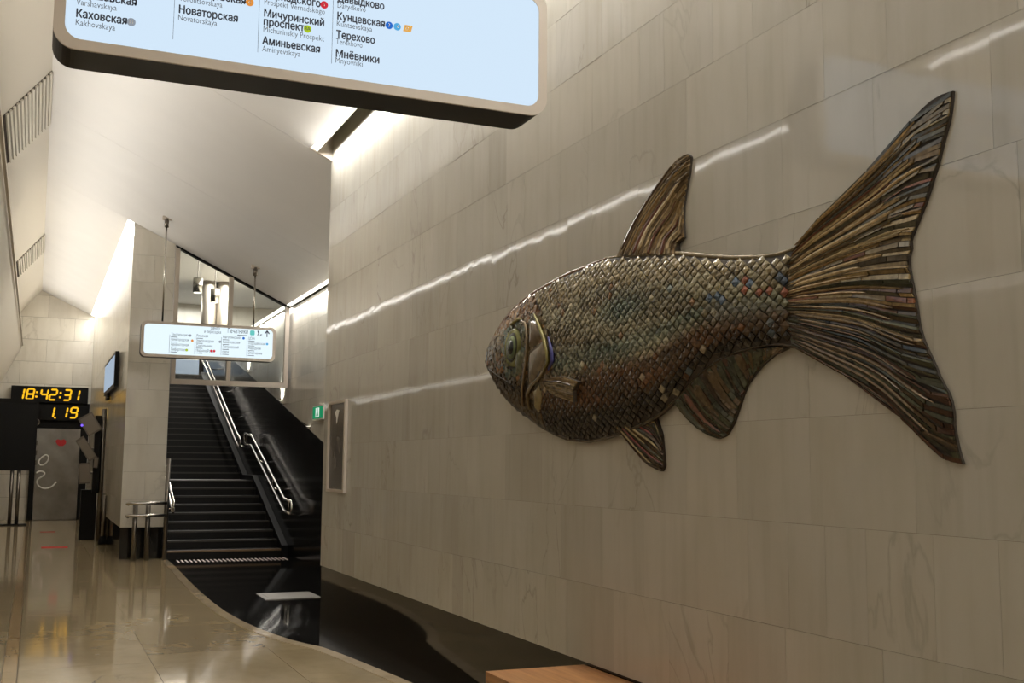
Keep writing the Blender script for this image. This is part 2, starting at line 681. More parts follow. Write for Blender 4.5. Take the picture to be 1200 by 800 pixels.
for ya, yb in ((-5, -1), (-1, 3), (3, 7.4), (7.4, YC)):
    slope_panel(-0.05, 2.63, ya, yb)
for ya, yb in ((YC, 15.7), (15.7, YS)):
    slope_panel(-0.05, 4.00, ya, yb)
for ya, yb in ((YS, 24.0), (24.0, 28.6), (28.6, YE)):
    slope_panel(-0.05, 1.25, ya, yb)
# roof above, closes the slots
MB().prism([(-0.05, -5, 6.42), (4.4, -5, 5.2), (4.4, -5, 5.3), (-0.05, -5, 6.52)], (0, 24.6, 0)).build('roof_slab', M['slot'], ce)
MB().prism([(-0.05, YS, 6.42), (2.05, YS, 6.0), (2.05, YS, 6.1), (-0.05, YS, 6.52)], (0, 14, 0)).build('roof_slab', M['slot'], ce)
# left facets of the folded vault
XA, ZA = -0.57, 5.69
XB, ZB = -0.47, 4.76
XC, ZC = -1.15, 3.32
prof = [(-0.05, 6.34), (XA, ZA), (XB, ZB), (XC, ZC), (-5.0, ZC)]
for i, nm in enumerate(('vault_facet', 'vault_fold', 'vault_soffit', 'platform_soffit')):
    (x0, z0), (x1, z1) = prof[i], prof[i + 1]
    d = Vector((z1 - z0, 0, -(x1 - x0))).normalized() * 0.03
    if i == 0:
        cuts = [(-5, 4.0), (4.0, 14.2), (14.2, 24.8), (24.8, YE)]
    else:
        cuts = [(-5, YE)]
    for ya, yb in cuts:
        p = [(x0, ya + .003, z0), (x1, ya + .003, z1), (x1 - abs(d.x), ya + .003, z1 + abs(d.z)), (x0 - abs(d.x), ya + .003, z0 + abs(d.z))]
        MB().prism(p, (0, yb - ya - .006, 0)).build(nm, M['facet'], ce)

# other enclosing walls
wl = struct('wall_left')
MB().box(-5.2, -5.0, -5, YE, 0, ZC + 0.05).build('lining', M['marble_cool'], wl)
wb = struct('wall_back')
MB().box(-5.2, XF + 0.2, -5.2, -5.0, 0, 6.6).build('lining', M['marble_cool'], wb)

# end wall
we = struct('wall_end')
MB().box(-5.2, XP0 + 0.1, YE + 0.03, YE + 0.2, 0, 6.6).build('backing', M['joint'], we)
me_ = unit_mesh('wall_panel', M['marble_cool'])
z = 0.0
r = 0
while z < 6.3:
    z1 = z + 0.62
    xs = [-5.2, -3.9, -2.6, -1.2, 0.15, 1.5] if r % 2 else [-5.2, -4.6, -3.3, -1.9, -0.5, 0.85, 1.5]
    for xa, xb in zip(xs[:-1], xs[1:]):
        slab('wall_panel', me_, we, ((xa + xb) / 2, YE + 0.015, (z + z1) / 2), (xb - xa - 0.006, 0.03, z1 - z - 0.006))
    z = z1
    r += 1

# pillar wall between the hall and the stairs
wp = struct('wall_pillar')
MB().box(XP0 + 0.02, XP1 - 0.02, YS + 0.02, YE, 0, 6.0).build('core', M['joint'], wp)
mc = unit_mesh('marble_panel', M['marble_cool'])
z = SK
r = 0
while z < 5.7:
    h = 0.46
    # end face (clipped under the sloping ceiling)
    cuts = [XP0, 1.72 if r % 2 else XP1, XP1]
    for xa, xb in zip(cuts[:-1], cuts[1:]):
        if xb - xa < 0.05:
            continue
        q = [(xa + .001, z), (xb - .001, z), (xb - .001, z + h - .003), (xa + .001, z + h - .003)]
        out = []
        for (ax, az), (bx, bz) in zip(q, q[1:] + q[:1]):     # clip under the sloping ceiling
            da, db = ceil_z(ax) + .01 - az, ceil_z(bx) + .01 - bz
            if da >= 0:
                out.append((ax, az))
            if da * db < 0:
                k2 = da / (da - db)
                out.append((ax + (bx - ax) * k2, az + (bz - az) * k2))
        if len(out) > 2:
            MB().prism([(ax, YS, az) for ax, az in out], (0, 0.02, 0)).build('marble_panel', M['marble_cool'], wp)
    # left face
    y = YS
    while y < YE - 0.05:
        yb = min(y + (1.1 if y > YS or r % 2 else 0.6), YE)
        zt = min(z + h, 5.69)
        slab('marble_panel', mc, wp, (XP0 + 0.01, (y + yb) / 2, (z + zt) / 2), (0.02, yb - y - .003, zt - z - .003))
        y = yb
    z += h
    r += 1
MB().box(XP1 - 0.02, XP1, YS + 0.02, YE, 0, 6.0).build('stair_side_lining', M['granite'], wp)
bp = MB().box(XP0 + 0.005, XP1 - 0.003, YS + 0.005, YE - 0.02, 0, SK - 0.002).build('baseboard_pillar', M['granite'])
bp['kind'] = 'structure'

# right wall of the stairs: marble above, black granite wedge below
ws = struct('wall_stairs')
MB().box(XW + 0.03, XW + 0.2, YC, 31.5, 0, 4.42).build('backing', M['joint'], ws)
WED = [(XW, YC, 0.76), (XW, 16.95, 1.93), (XW, 21.77, 3.04), (XW, 25.57, 3.89), (XW, 27.8, 4.40)]


def wedge_z(y):
    for (_, y0, z0), (_, y1, z1) in zip(WED[:-1], WED[1:]):
        if y <= y1:
            return z0 + (z1 - z0) * (y - y0) / (y1 - y0)
    return 4.42


MB().prism([(XW - 0.012, YC, 0)] + [(XW - 0.012, y, zz) for _, y, zz in WED] + [(XW - 0.012, 31.5, 4.41), (XW - 0.012, 31.5, 0)], (0.04, 0, 0)).build('granite_wainscot', M['granite_satin'], ws)
for r in range(9):
    z = SK + PITCH * r
    z1 = min(z + PITCH, 4.42)
    y = YC + (0.3 if r % 2 else 0)
    while y < 27.8:
        yb = y + 0.62
        if z1 > wedge_z(y) + 0.02:
            lo = max(z, wedge_z(y) - 0.0)
            lob = max(z, min(z1, wedge_z(yb)))
            lo = min(lo, z1 - 0.002)
            MB().prism([(XW, y + .001, lo), (XW, yb - .001, lob), (XW, yb - .001, z1 - .002), (XW, y + .001, z1 - .002)], (0.03, 0, 0)).build('marble_panel', M['marble_cool'], ws)
        y = yb

# ------------------------------------------------------------------ cove lights
t1 = thing('cove_light', 'long bright cove light in the dark slot above the marble fish wall', 'light', (2.66, YC, ceil_z(2.66)))
p = [(2.632, -5, ceil_z(2.632) - 0.002), (2.70, -5, ceil_z(2.70) - 0.002), (2.70, -5, ceil_z(2.70) + 0.012), (2.632, -5, ceil_z(2.632) + 0.012)]
MB().prism(p, (0, YC + 5 - 0.05, 0)).build('diffuser', M['strip_light'], t1)
MB().box(2.70, 2.712, -5, YC - 0.02, ceil_z(2.70), 5.25).build('slot_side', M['slot'], t1)
MB().prism([(2.615, YC - 0.045, ceil_z(2.615) - .012), (XF, YC - 0.045, ceil_z(XF) - .012), (XF, YC - 0.045, ceil_z(XF) + .30), (2.615, YC - 0.045, ceil_z(2.615) + .04)], (0, 0.04, 0)).build('end_cap', M['rim'], t1)
t2 = thing('cove_light', 'bright cove light above the stair wall behind the end of the fish wall', 'light', (4.03, YS, ceil_z(4.03)))
p = [(4.0, YC, ceil_z(4.0) - 0.002), (4.06, YC, ceil_z(4.06) - 0.002), (4.06, YC, ceil_z(4.06) + 0.012), (4.0, YC, ceil_z(4.0) + 0.012)]
MB().prism(p, (0, YS - YC - .02, 0)).build('diffuser', M['strip_light'], t2)
MB().box(4.06, 4.07, YC, YS - .02, ceil_z(4.06), 4.8).build('slot_side', M['slot'], t2)
t3 = thing('cove_light', 'thin bright ledge light on the stair wall behind the glass screen', 'light', (4.08, 21, 4.44))
MB().box(4.03, 4.09, YS + 0.12, 24.5, 4.42, 4.455).build('diffuser', M['strip_light'], t3)
t4 = thing('cove_light', 'glowing cove slot along the top of the pillar wall on the left', 'light', (1.30, 26, ceil_z(1.3)))
MB().prism([(1.255, YS + .03, ceil_z(1.255) + 0.002), (1.358, YS + .03, ceil_z(1.358) + 0.002), (1.358, YS + .03, ceil_z(1.358) + 0.02), (1.255, YS + .03, ceil_z(1.255) + 0.02)], (0, YE - YS - .06, 0)).build('diffuser', M['strip_light'], t4)
t5 = thing('cove_light', 'slim added housing for the lamps along the fold of the left vault', 'light', (XB, 13, 4.6))
MB().prism([(-0.474, -4.6, 4.712), (-0.440, -4.6, 4.712), (-0.440, -4.6, 4.728), (-0.474, -4.6, 4.728)][::-1], (0, 37.4, 0)).build('housing', M['facet'], t5)  # ledge added to carry the fold lamps
t6 = thing('tube_light', 'long tube light under the low soffit along the platform side', 'light', (-1.5, 13, 3.2))
MB().tube([(-1.5, -4.5, 3.20), (-1.5, 31, 3.20)], 0.035, 8).build('tube', M['tube_glow'], t6, True)

# ------------------------------------------------------------------ stairs
st = struct('stairs')
RISE, RUN = 0.14, 0.36
y, z = 19.3, 0.0
XS0, XS1 = XP1 + 0.005, 3.98
k = 0


def step(y0, y1, z1, tan):
    s = MB().box(XS0, XS1, y0, y1, max(0, z1 - 0.5), z1).build('step', M['granite_dull'], st)
    MB().box(XS0 + .002, XS1 - .002, y0 - 0.012, y0 + 0.03, z1 - 0.028, z1 + 0.003).build('nosing', M['nosing_tan' if tan else 'nosing'], s)


for i in range(9):
    z += RISE
    step(y, y + RUN + (1.2 if i == 8 else 0), z, i == 0)
    y += RUN
y += 1.2
curb_mid = y
for i in range(19):
    z += RISE
    step(y, y + RUN, z, False)
    y += RUN
ZT = z
YT = y
MB().box(XS0, 8.0, YT, 37, ZT - 0.3, ZT - 0.001).build('landing', M['granite_dull'], st)
MB().box(XW + 0.2, 8.0, YS + 0.3, YT + 0.01, 4.2, 4.42).build('upper_ledge', M['marble_cool'], st)
MB().prism([(3.98, 19.25, 0), (3.98, 19.25, .20), (3.98, 22.3, 1.36), (3.98, 23.4, 1.36), (3.98, YT, ZT + 0.1), (3.98, YT, 0)], (0.105, 0, 0)).build('stringer', M['black_matte'], st)

# upper hall seen through the glass
wu = struct('wall_upper')
MB().box(XP1, 8.2, 36, 36.2, ZT + 0.9, 6.8).build('lining', M['marble_cool'], wu)
MB().box(8.0, 8.2, YS + .3, 36, ZT, 6.8).build('side_lining', M['marble_cool'], wu)
MB().box(XP1 - .1, 8.2, YS + 0.1, 36.2, 6.6, 6.8).build('upper_ceiling', M['ceiling'], wu)
MB().box(XP1, 8.2, 35.9, 36.0, ZT, ZT + 0.9).build('glazed_dado', M['blue_grey'], wu)
MB().box(XW + 0.2, 8.2, YS + 0.1, YS + 0.3, 4.2, 6.7).build('closing_wall', M['marble_cool'], wu)
for i, x in enumerate((4.22, 4.62)):
    c = thing('steel_column', ('round steel column behind the glass screen, nearer the pillar', 'round steel column behind the glass screen, nearer the mullion')[i], 'column', (x, 31.2, ZT))
    MB().cyl((x, 31.2, ZT), (x, 31.2, 6.6), 0.20, 28).build('shaft', M['column_steel'], c, True)
    MB().cyl((x, 31.2, ZT), (x, 31.2, ZT + 0.06), 0.23, 28).build('base', M['dark_steel'], c)
dls = [(3.30, 26.4, 5.55, 'left'), (3.95, 28.2, 5.60, 'right')]
for x, yy, zz, s in dls:
    d = thing('downlight', 'cylindrical downlight hanging behind the glass, %s one of two' % s, 'light', (x, yy, zz))
    MB().cyl((x, yy, zz), (x, yy, zz + 0.34), 0.11, 20).build('can', M['steel'], d, True)
    MB().cyl((x, yy, zz + 0.34), (x, yy, 6.6), 0.012, 8).build('stem', M['dark_steel'], d)
    MB().cyl((x, yy, zz - 0.006), (x, yy, zz + 0.004), 0.09, 20).build('lens', M['lamp_glow'], d)

for yy in (17.9, 20.2, 23.8):
    zz = wedge_z(yy) + 0.03
    q = thing('ledge_light', {17.9: 'small uplight on the granite ledge nearest the exit sign', 20.2: 'small uplight on the granite ledge just beyond the glass screen', 23.8: 'small uplight high on the granite ledge behind the small sign'}[yy], 'light', (XW, yy, zz))
    MB().box(XW - 0.05, XW - 0.002, yy - 0.07, yy + 0.07, zz - 0.02, zz + 0.02).build('casing', M['steel'], q)
    MB().box(XW - 0.045, XW - 0.008, yy - 0.06, yy + 0.06, zz + 0.019, zz + 0.024).build('lens', M['lamp_glow'], q)
    if yy > 19:
        area('ledge_lamp', (XW - 0.06, yy, zz + 0.05), 0.04, 0.12, (0, R(180 + 22), 0), 5.0, WARM, 110)

# ------------------------------------------------------------------ glazed screen above the stairs
wi = struct('window_1')
zb = 2.93
XR = 4.06
xl = XP1 + 0.01


def bar(pts, d, mat='rim', nm='frame_bar'):
    return MB().prism(pts, d).build(nm, M[mat], wi)


bar([(xl, YS - .02, zb), (XR, YS - .02, zb), (XR, YS - .02, zb + 0.09), (xl, YS - .02, zb + 0.09)], (0, 0.10, 0))
for xa, xb, nm in ((xl, xl + 0.075, 'frame_post'), (2.99, 3.06, 'mullion'), (XR - 0.07, XR, 'frame_post')):
    bar([(xa, YS - .02, zb + .09), (xb, YS - .02, zb + .09), (xb, YS - .02, ceil_z(xb) - .005), (xa, YS - .02, ceil_z(xa) - .005)], (0, 0.10, 0), 'rim', nm)
bar([(xl, YS - .03, ceil_z(xl) - .035), (XR, YS - .03, ceil_z(XR) - .035), (XR, YS - .03, ceil_z(XR) - .004), (xl, YS - .03, ceil_z(xl) - .004)], (0, 0.12, 0), 'black_matte', 'head_bar')
for xa, xb in ((xl + .075, 2.99), (3.06, XR - .07)):
    bar([(xa, YS + .02, zb + .09), (xb, YS + .02, zb + .09), (xb, YS + .02, ceil_z(xb) - .03), (xa, YS + .02, ceil_z(xa) - .03)], (0, 0.012, 0), 'glass', 'pane')

# ------------------------------------------------------------------ handrails


def arc(c, r, a0, a1, n, fx):
    return [fx(c, r, R(a0 + (a1 - a0) * i / n)) for i in range(n + 1)]


def handrail(x, path, label, wallx):
    """two parallel tubes following path (y, z of the upper tube), joined by end loops, on wall brackets"""
    t = thing('handrail', label, 'handrail', (x, path[0][0], 0.0), 'stair handrails')
    up_ = [(x, a, bz) for a, bz in path]
    lo = [(x, a, bz - 0.20) for a, bz in path]
    MB().tube(up_, 0.024, 10).build('upper_rail', M['chrome'], t, True)
    MB().tube(lo, 0.024, 10).build('lower_rail', M['chrome'], t, True)
    for (a, bz), s in ((path[0], -1), (path[-1], 1)):
        pts = [(x, a, bz), (x, a + s * 0.05, bz - 0.03), (x, a + s * 0.065, bz - 0.10), (x, a + s * 0.05, bz - 0.17), (x, a, bz - 0.20)]
        MB().tube(pts, 0.024, 10).build('end_loop', M['chrome'], t, True)
    n = max(2, int((path[-1][0] - path[0][0]) / 1.5))
    for i in range(n + 1):
        a = path[0][0] + 0.2 + (path[-1][0] - path[0][0] - 0.4) * i / n
        for (a0, b0), (a1, b1) in zip(path[:-1], path[1:]):
            if a0 <= a <= a1:
                bz = b0 + (b1 - b0) * (a - a0) / (a1 - a0)
        MB().cyl((x, a, bz - 0.20), (wallx, a, bz - 0.25), 0.012, 8).build('bracket', M['chrome'], t, True)
        MB().cyl((x, a, bz), (x, a, bz - 0.20), 0.010, 8).build('spacer', M['chrome'], t, True)


handrail(3.93, [(18.35, 0.97), (18.9, 1.0), (22.2, 2.14), (22.95, 2.20)], 'lower double steel handrail on the black right wall of the stairs', XW - .01)
handrail(3.86, [(23.2, 2.12), (23.5, 2.20), (28.6, 4.18), (YT, ZT + 0.9)], 'upper double steel handrail running up behind the glass screen', XW - .01)
handrail(2.17, [(19.35, 0.97), (19.6, 1.05), (22.2, 2.05), (23.0, 2.1)], 'short double steel handrail on the left of the stairs beside the pillar', XP1)

# barrier in front of the pillar
ba = thing('barrier_rail', 'low two-rail steel barrier standing at the foot of the pillar', 'barrier', (1.75, 19.2, 0))
MB().cyl((2.045, 19.2, 0.0), (2.045, 19.2, 1.66), 0.035, 14).build('tall_post', M['dark_steel'], ba, True)
for x in (1.56, 1.76):
    MB().cyl((x, 19.22, 0), (x, 19.22, 0.93), 0.04, 14).build('post', M['dark_steel'], ba, True)
for zz in (0.93, 0.73):
    MB().tube([(1.45, 19.24, zz - 0.02), (1.43, 19.2, zz - .01), (1.45, 19.16, zz), (1.50, 19.14, zz), (2.045, 19.14, zz)], 0.027, 10).build('rail', M['steel'], ba, True)

# ------------------------------------------------------------------ hanging signs


def rrect(x0, x1, z0, z1, r, n=8):
    pts = []
    for cx, cz, a in ((x1 - r, z1 - r, 0), (x0 + r, z1 - r, 90), (x0 + r, z0 + r, 180), (x1 - r, z0 + r, 270)):
        for i in range(n + 1):
            q = R(a + 90 * i / n)
            pts.append((cx + r * math.cos(q), cz + r * math.sin(q)))
    return pts


def sign(x0, x1, z0, z1, y, depth, rods, label, panel, rimw=0.042):
    t = thing('hanging_sign', label, 'sign', ((x0 + x1) / 2, y, z0), 'lit hanging signs')
    MB().prism([(a, y + 0.012, c) for a, c in rrect(x0, x1, z0, z1, 0.085)], (0, depth - 0.012, 0)).build('case', M['black'], t)
    out = rrect(x0, x1, z0, z1, 0.085)
    inn = rrect(x0 + rimw, x1 - rimw, z0 + rimw, z1 - rimw, 0.06)
    n = len(out)
    vs = [(a, y, c) for a, c in out] + [(a, y, c) for a, c in inn] + [(a, y + .013, c) for a, c in out] + [(a, y + .013, c) for a, c in inn]
    fs = []
    for i in range(n):
        j = (i + 1) % n
        fs += [(i, j, n + j, n + i), (2 * n + j, 2 * n + i, 3 * n + i, 3 * n + j), (i, 2 * n + i, 2 * n + j, j), (n + j, 3 * n + j, 3 * n + i, n + i)]
    MB().add(vs, fs).build('rim', M['rim'], t)
    MB().prism([(a, y + 0.003, c) for a, c in rrect(x0 + rimw - .004, x1 - rimw + .004, z0 + rimw - .004, z1 - rimw + .004, 0.062)], (0, 0.008, 0)).build('light_panel', panel, t)
    for x in rods:
        zc = ceil_z(x)
        ym = y + depth / 2
        MB().cyl((x, ym, z1 - .02), (x, ym, zc - 0.02), 0.014, 10).build('rod', M['steel'], t, True)
        MB().cyl((x, ym, zc - 0.16), (x, ym, zc - 0.02), 0.035, 12).build('clamp', M['dark_steel'], t, True)
        MB().box(x - 0.07, x + 0.07, ym - 0.025, ym + 0.025, zc - 0.045, zc + .02).build('bracket', M['rim'], t)
    return t


def disc(t, x, z, y, r, mat, name='badge'):
    return MB().cyl((x, y, z), (x, y - 0.002, z), r, 20).build(name, M[mat], t)


SY = 4.5
s1 = sign(-0.022, 2.094, 3.20, 3.80, SY, 0.24, (0.30, 1.72), 'large near lit sign listing stations in four columns, cut by the top of the view', M['panel'])
ty = SY + 0.0022
LINES = [("Варшавская", 0.057, 3.414, 0.220, 1), ("Varshavskaya", 0.057, 3.381, 0.150, 0), ("Каховская", 0.057, 3.331, 0.187, 1), ("Kakhovskaya", 0.057, 3.298, 0.146, 0),
         ("Калужская", 0.445, 3.58, 0.205, 1), ("Воронцовская", 0.443, 3.497, 0.262, 1), ("Vorontsovskaya", 0.443, 3.466, 0.172, 0), ("Новаторская", 0.442, 3.415, 0.234, 1), ("Novatorskaya", 0.441, 3.384, 0.154, 0),
         ("Проспект", 0.784, 3.577, 0.172, 1), ("Вернадского", 0.784, 3.541, 0.236, 1), ("Prospekt Vernadskogo", 0.784, 3.512, 0.258, 0), ("Мичуринский", 0.784, 3.459, 0.254, 1), ("проспект", 0.784, 3.422, 0.170, 1), ("Michurinskiy Prospekt", 0.784, 3.392, 0.258, 0), ("Аминьевская", 0.783, 3.339, 0.243, 1), ("Aminyevskaya", 0.783, 3.308, 0.161, 0),
         ("Давыдково", 1.096, 3.580, 0.208, 1), ("Davydkovo", 1.096, 3.553, 0.125, 0), ("Кунцевская", 1.096, 3.500, 0.211, 1), ("Kuntsevskaya", 1.095, 3.470, 0.157, 0), ("Терехово", 1.095, 3.418, 0.170, 1), ("Terekhovo", 1.095, 3.391, 0.117, 0), ("Мнёвники", 1.094, 3.333, 0.191, 1), ("Mnyovniki", 1.094, 3.307, 0.119, 0)]
for tx, x, z, wd, bold in LINES:
    text(tx, 0.047 if bold else 0.036, (x, ty, z), M['ink' if bold else 'ink2'], s1, width=wd, bold=0.03 if bold else 0)
for x in (0.425, 0.765, 1.078):
    MB().box(x, x + 0.0015, SY + .001, SY + .003, 3.30, 3.66).build('divider', M['ink2'], s1)
for x, z, mt, ch in ((0.264, 3.344, 'b_grey', '11'), (0.726, 3.509, 'b_orange', '6'), (1.040, 3.554, 'b_red', '1'), (0.971, 3.435, 'b_lime', '8A'), (1.330, 3.512, 'b_blue', '3'), (1.367, 3.512, 'b_sky', '4')):
    d = disc(s1, x, z, SY + .0025, 0.0165, mt)
    text(ch, 0.022, (x, SY - .001, z - 0.007), M['ink' if ch == '8A' else 'white'], s1, 'CENTER')
MB().prism([(1.394, SY + .0005, 3.497), (1.430, SY + .0005, 3.497), (1.438, SY + .0005, 3.527), (1.402, SY + .0005, 3.527)], (0, .002, 0)).build('badge', M['b_sand'], s1)
text('D1', 0.022, (1.416, SY - .001, 3.504), M['white'], s1, 'CENTER')

S2 = 18.0
s2 = sign(1.425, 3.515, 3.238, 3.80, S2, 0.22, (1.745, 3.17), 'small far lit sign hanging in front of the stairs, text and an arrow at right', M['panel2'], 0.045)
ty2 = S2 + 0.0022
COLS = [(1.874, ["Текстильщики", "Нижегородская", "Авиамоторная", "Лефортово"]), (2.262, ["Рижская", "Электрозаводская", "Сокольники", "Марьина Роща"]), (2.672, ["Нагатинский", "Савёловская", "Петровский", "парк"]), (3.078, ["ЦСКА", "Хорошёвская", "Народное", "Ополчение"])]
for x, names in COLS:
    z = 3.585
    for i, nme in enumerate(names):
        text(nme, 0.060, (x, ty2, z), M['ink'], s2, width=min(0.27, 0.025 * len(nme)))
        MB().box(x, x + 0.10, S2 + .001, S2 + .003, z - 0.028, z - 0.018).build('small_print', M['ink2'], s2)
        z -= 0.079
    MB().box(x - 0.022, x - 0.017, S2 + .001, S2 + .003, 3.31, 3.60).build('divider', M['ink2'], s2)
for x, z, mt in ((2.165, 3.600, 'b_grey'), (2.20, 3.52, 'b_orange'), (2.12, 3.365, 'b_lime'), (2.63, 3.525, 'b_grey'), (2.50, 3.37, 'b_red'), (2.545, 3.37, 'b_red'), (3.00, 3.6, 'b_blue'), (3.38, 3.525, 'b_sky')):
    disc(s2, x, z, S2 + .0025, 0.020, mt)
text('Центр', 0.075, (2.62, ty2, 3.712), M['ink'], s2, 'RIGHT', 0.14)
text('и пересадка', 0.065, (2.64, ty2, 3.655), M['ink'], s2, 'RIGHT', 0.26)
text('Печатники', 0.11, (2.74, ty2, 3.675), M['ink'], s2, width=0.32)
MB().box(2.90, 3.06, S2 + .001, S2 + .003, 3.640, 3.652).build('small_print', M['ink2'], s2)
MB().prism([(a, S2 + .0005, c) for a, c in rrect(3.10, 3.175, 3.655, 3.735, 0.02, 4)], (0, .002, 0)).build('badge', M['b_teal'], s2)
b = MB()
b.box(3.367, 3.381, S2 + .0005, S2 + .003, 3.64, 3.735)
b.prism([(3.374, S2 + .0005, 3.752), (3.33, S2 + .0005, 3.70), (3.345, S2 + .0005, 3.69), (3.374, S2 + .0005, 3.725), (3.403, S2 + .0005, 3.69), (3.418, S2 + .0005, 3.70)][::-1], (0, .0025, 0))
b.build('arrow', M['ink'], s2)
b = MB()
b.prism([(3.215, S2 + .0005, 3.735), (3.240, S2 + .0005, 3.735), (3.250, S2 + .0005, 3.69), (3.230, S2 + .0005, 3.66), (3.215, S2 + .0005, 3.66), (3.232, S2 + .0005, 3.69)], (0, .0025, 0))
b.prism([(3.255, S2 + .0005, 3.65), (3.275, S2 + .0005, 3.65), (3.275, S2 + .0005, 3.67), (3.295, S2 + .0005, 3.67), (3.295, S2 + .0005, 3.68), (3.265, S2 + .0005, 3.68), (3.265, S2 + .0005, 3.66), (3.255, S2 + .0005, 3.66)], (0, .0025, 0))
b.build('stair_symbol', M['ink'], s2)

# ------------------------------------------------------------------ vent grilles on the vault facet
U = (Vector((XA, 0, ZA)) - Vector((-0.05, 0, 6.34)))
UL = U.length
U.normalize()
NRM = Vector((-U.z, 0, U.x)) * -1
if NRM.x < 0:
    NRM = -NRM


def fac(u, y, h):
    p = Vector((-0.05, 0, 6.34)) + U * (u * UL) + NRM * h
    return (p.x, y, p.z)


for i, (y0, y1, lab) in enumerate(((14.2, 16.5, 'large near slatted vent grille on the left vault facet'), (24.8, 26.9, 'smaller far slatted vent grille on the left vault facet'))):
    t = thing('vent_grille', lab, 'grille', fac(0.5, (y0 + y1) / 2, 0.0), 'vault vent grilles')
    MB().prism([fac(0.01, y0, .002), fac(0.99, y0, .002), fac(0.99, y0, .006), fac(0.01, y0, .006)], (0, y1 - y0, 0)).build('backing', M['grate_back'], t)
    ns = 13
    for k in range(ns):
        a = 0.02 + 0.96 * k / ns
        MB().prism([fac(a, y0, .006), fac(a + 0.040, y0, .006), fac(a + 0.040, y0, .03), fac(a, y0, .03)], (0, y1 - y0, 0)).build('slat', M['facet'], t)

# ------------------------------------------------------------------ things at the far end of the hall
YD = YE - 0.19
pd = thing('metal_door', 'worn stainless steel door in the black surround under the clocks', 'door', (0.6, YD, 0))
b = MB()
YB = YE - 0.022
b.box(-0.12, 0.02, YD, YB, 0, 3.2)
b.box(1.14, 1.34, YD, YB, 0, 3.2)
b.box(0.02, 1.14, YD, YB, 2.50, 3.2)
b.build('surround', M['black_matte'], pd)
MB().box(0.03, 1.13, YD + 0.02, YB - .005, 0.01, 2.49).build('leaf', M['door_steel'], pd)
MB().prism([(a, YD + .012, c) for a, c in ((0.50, 2.16), (0.55, 2.06), (0.60, 2.02), (0.70, 2.02), (0.77, 2.08), (0.78, 2.16), (0.72, 2.21), (0.64, 2.18), (0.56, 2.21))], (0, .006, 0)).build('sticker', M['red'], pd)


def smooth(P):
    for _ in range(2):
        Q = [P[0]]
        for (a0, c0), (a1, c1) in zip(P[:-1], P[1:]):
            Q += [(a0 * .75 + a1 * .25, c0 * .75 + c1 * .25), (a0 * .25 + a1 * .75, c0 * .25 + c1 * .75)]
        P = Q + [P[-1]]
    return P


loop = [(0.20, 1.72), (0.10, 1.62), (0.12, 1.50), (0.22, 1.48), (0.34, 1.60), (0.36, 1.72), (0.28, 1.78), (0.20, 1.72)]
MB().tube([(a, YD + .012, c) for a, c in smooth(loop)], 0.02, 6).build('pale_loop', M['white'], pd, True)  # pale curved tubes set on the door leaf
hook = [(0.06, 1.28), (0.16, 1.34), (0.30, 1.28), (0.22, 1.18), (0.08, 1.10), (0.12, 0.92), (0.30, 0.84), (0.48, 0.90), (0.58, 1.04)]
MB().tube([(a, YD + .012, c) for a, c in smooth(hook)], 0.02, 6).build('pale_loop', M['white'], pd, True)
MB().tube([(-0.02 + 0.085 * math.cos(q * .524), YD - .01, 2.66 + 0.085 * math.sin(q * .524)) for q in range(13)], 0.02, 6).build('ring', M['mat'], pd, True)

SEG = {'0': 'abcdef', '1': 'bc', '2': 'abged', '3': 'abgcd', '4': 'fgbc', '8': 'abcdefg', '9': 'abcdfg'}


def digit(t, ch, x, z, w, h, y):
    k = 0.14
    T = h * 0.085

    def P(a, c):
        return (x + a + k * c, y, z + c)
    segs = dict(a=((T, h), (w - T, h)), d=((T, 0), (w - T, 0)), g=((T, h / 2), (w - T, h / 2)), f=((0, h / 2 + T), (0, h - T)), b=((w, h / 2 + T), (w, h - T)), e=((0, T), (0, h / 2 - T)), c=((w, T), (w, h / 2 - T)))
    b = MB()
    for s in SEG[ch]:
        (a0, c0), (a1, c1) = segs[s]
        if a0 == a1:
            q = [P(a0 - T, c0), P(a0, c0 - T), P(a0 + T, c0), P(a0 + T, c1), P(a0, c1 + T), P(a0 - T, c1)]
        else:
            q = [P(a0 - T, c0), P(a0, c0 - T), P(a1, c0 - T), P(a1 + T, c0), P(a1, c0 + T), P(a0, c0 + T)]
        b.prism(q, (0, 0.008, 0))
    return b.build('digit', M['amber'], t)


kx = 33.0 / 1294 * 1.03   # metres per pixel near the end wall, used only to size the two clocks
YK = YD - 0.10
c1 = thing('digital_clock', 'upper black digital clock reading 18:42:31 in amber digits', 'clock', (0.28, YK, 3.2), 'station clocks')
MB().box(-0.68, 1.28, YK, YE - .022, 3.205, 3.64).build('case', M['black_matte'], c1)
for ch, x in (('1', -0.55), ('8', -0.30), ('4', 0.05), ('2', 0.28), ('3', 0.64), ('1', 0.855)):
    digit(c1, ch, x, 3.28, 0.165, 0.28, YK - .006)
for x in (-0.07, 0.53):
    b = MB()
    b.box(x, x + .05, YK - .006, YK + .002, 3.33, 3.38)
    b.box(x + .012, x + .062, YK - .006, YK + .002, 3.45, 3.50)
    b.build('colon', M['amber'], c1)
c2 = thing('digital_clock', 'lower black interval counter reading 1 19 in amber digits', 'clock', (0.7, YK, 2.7), 'station clocks')
MB().box(0.10, 1.27, YK + .01, YD - .035, 2.72, 3.14).build('case', M['black_matte'], c2)
for ch, x in (('1', 0.235), ('1', 0.57), ('9', 0.83)):
    digit(c2, ch, x, 2.80, 0.165, 0.28, YK + .004)
MB().box(0.43, 0.48, YK + .002, YK + .012, 2.77, 2.81).build('dot', M['amber'], c2)

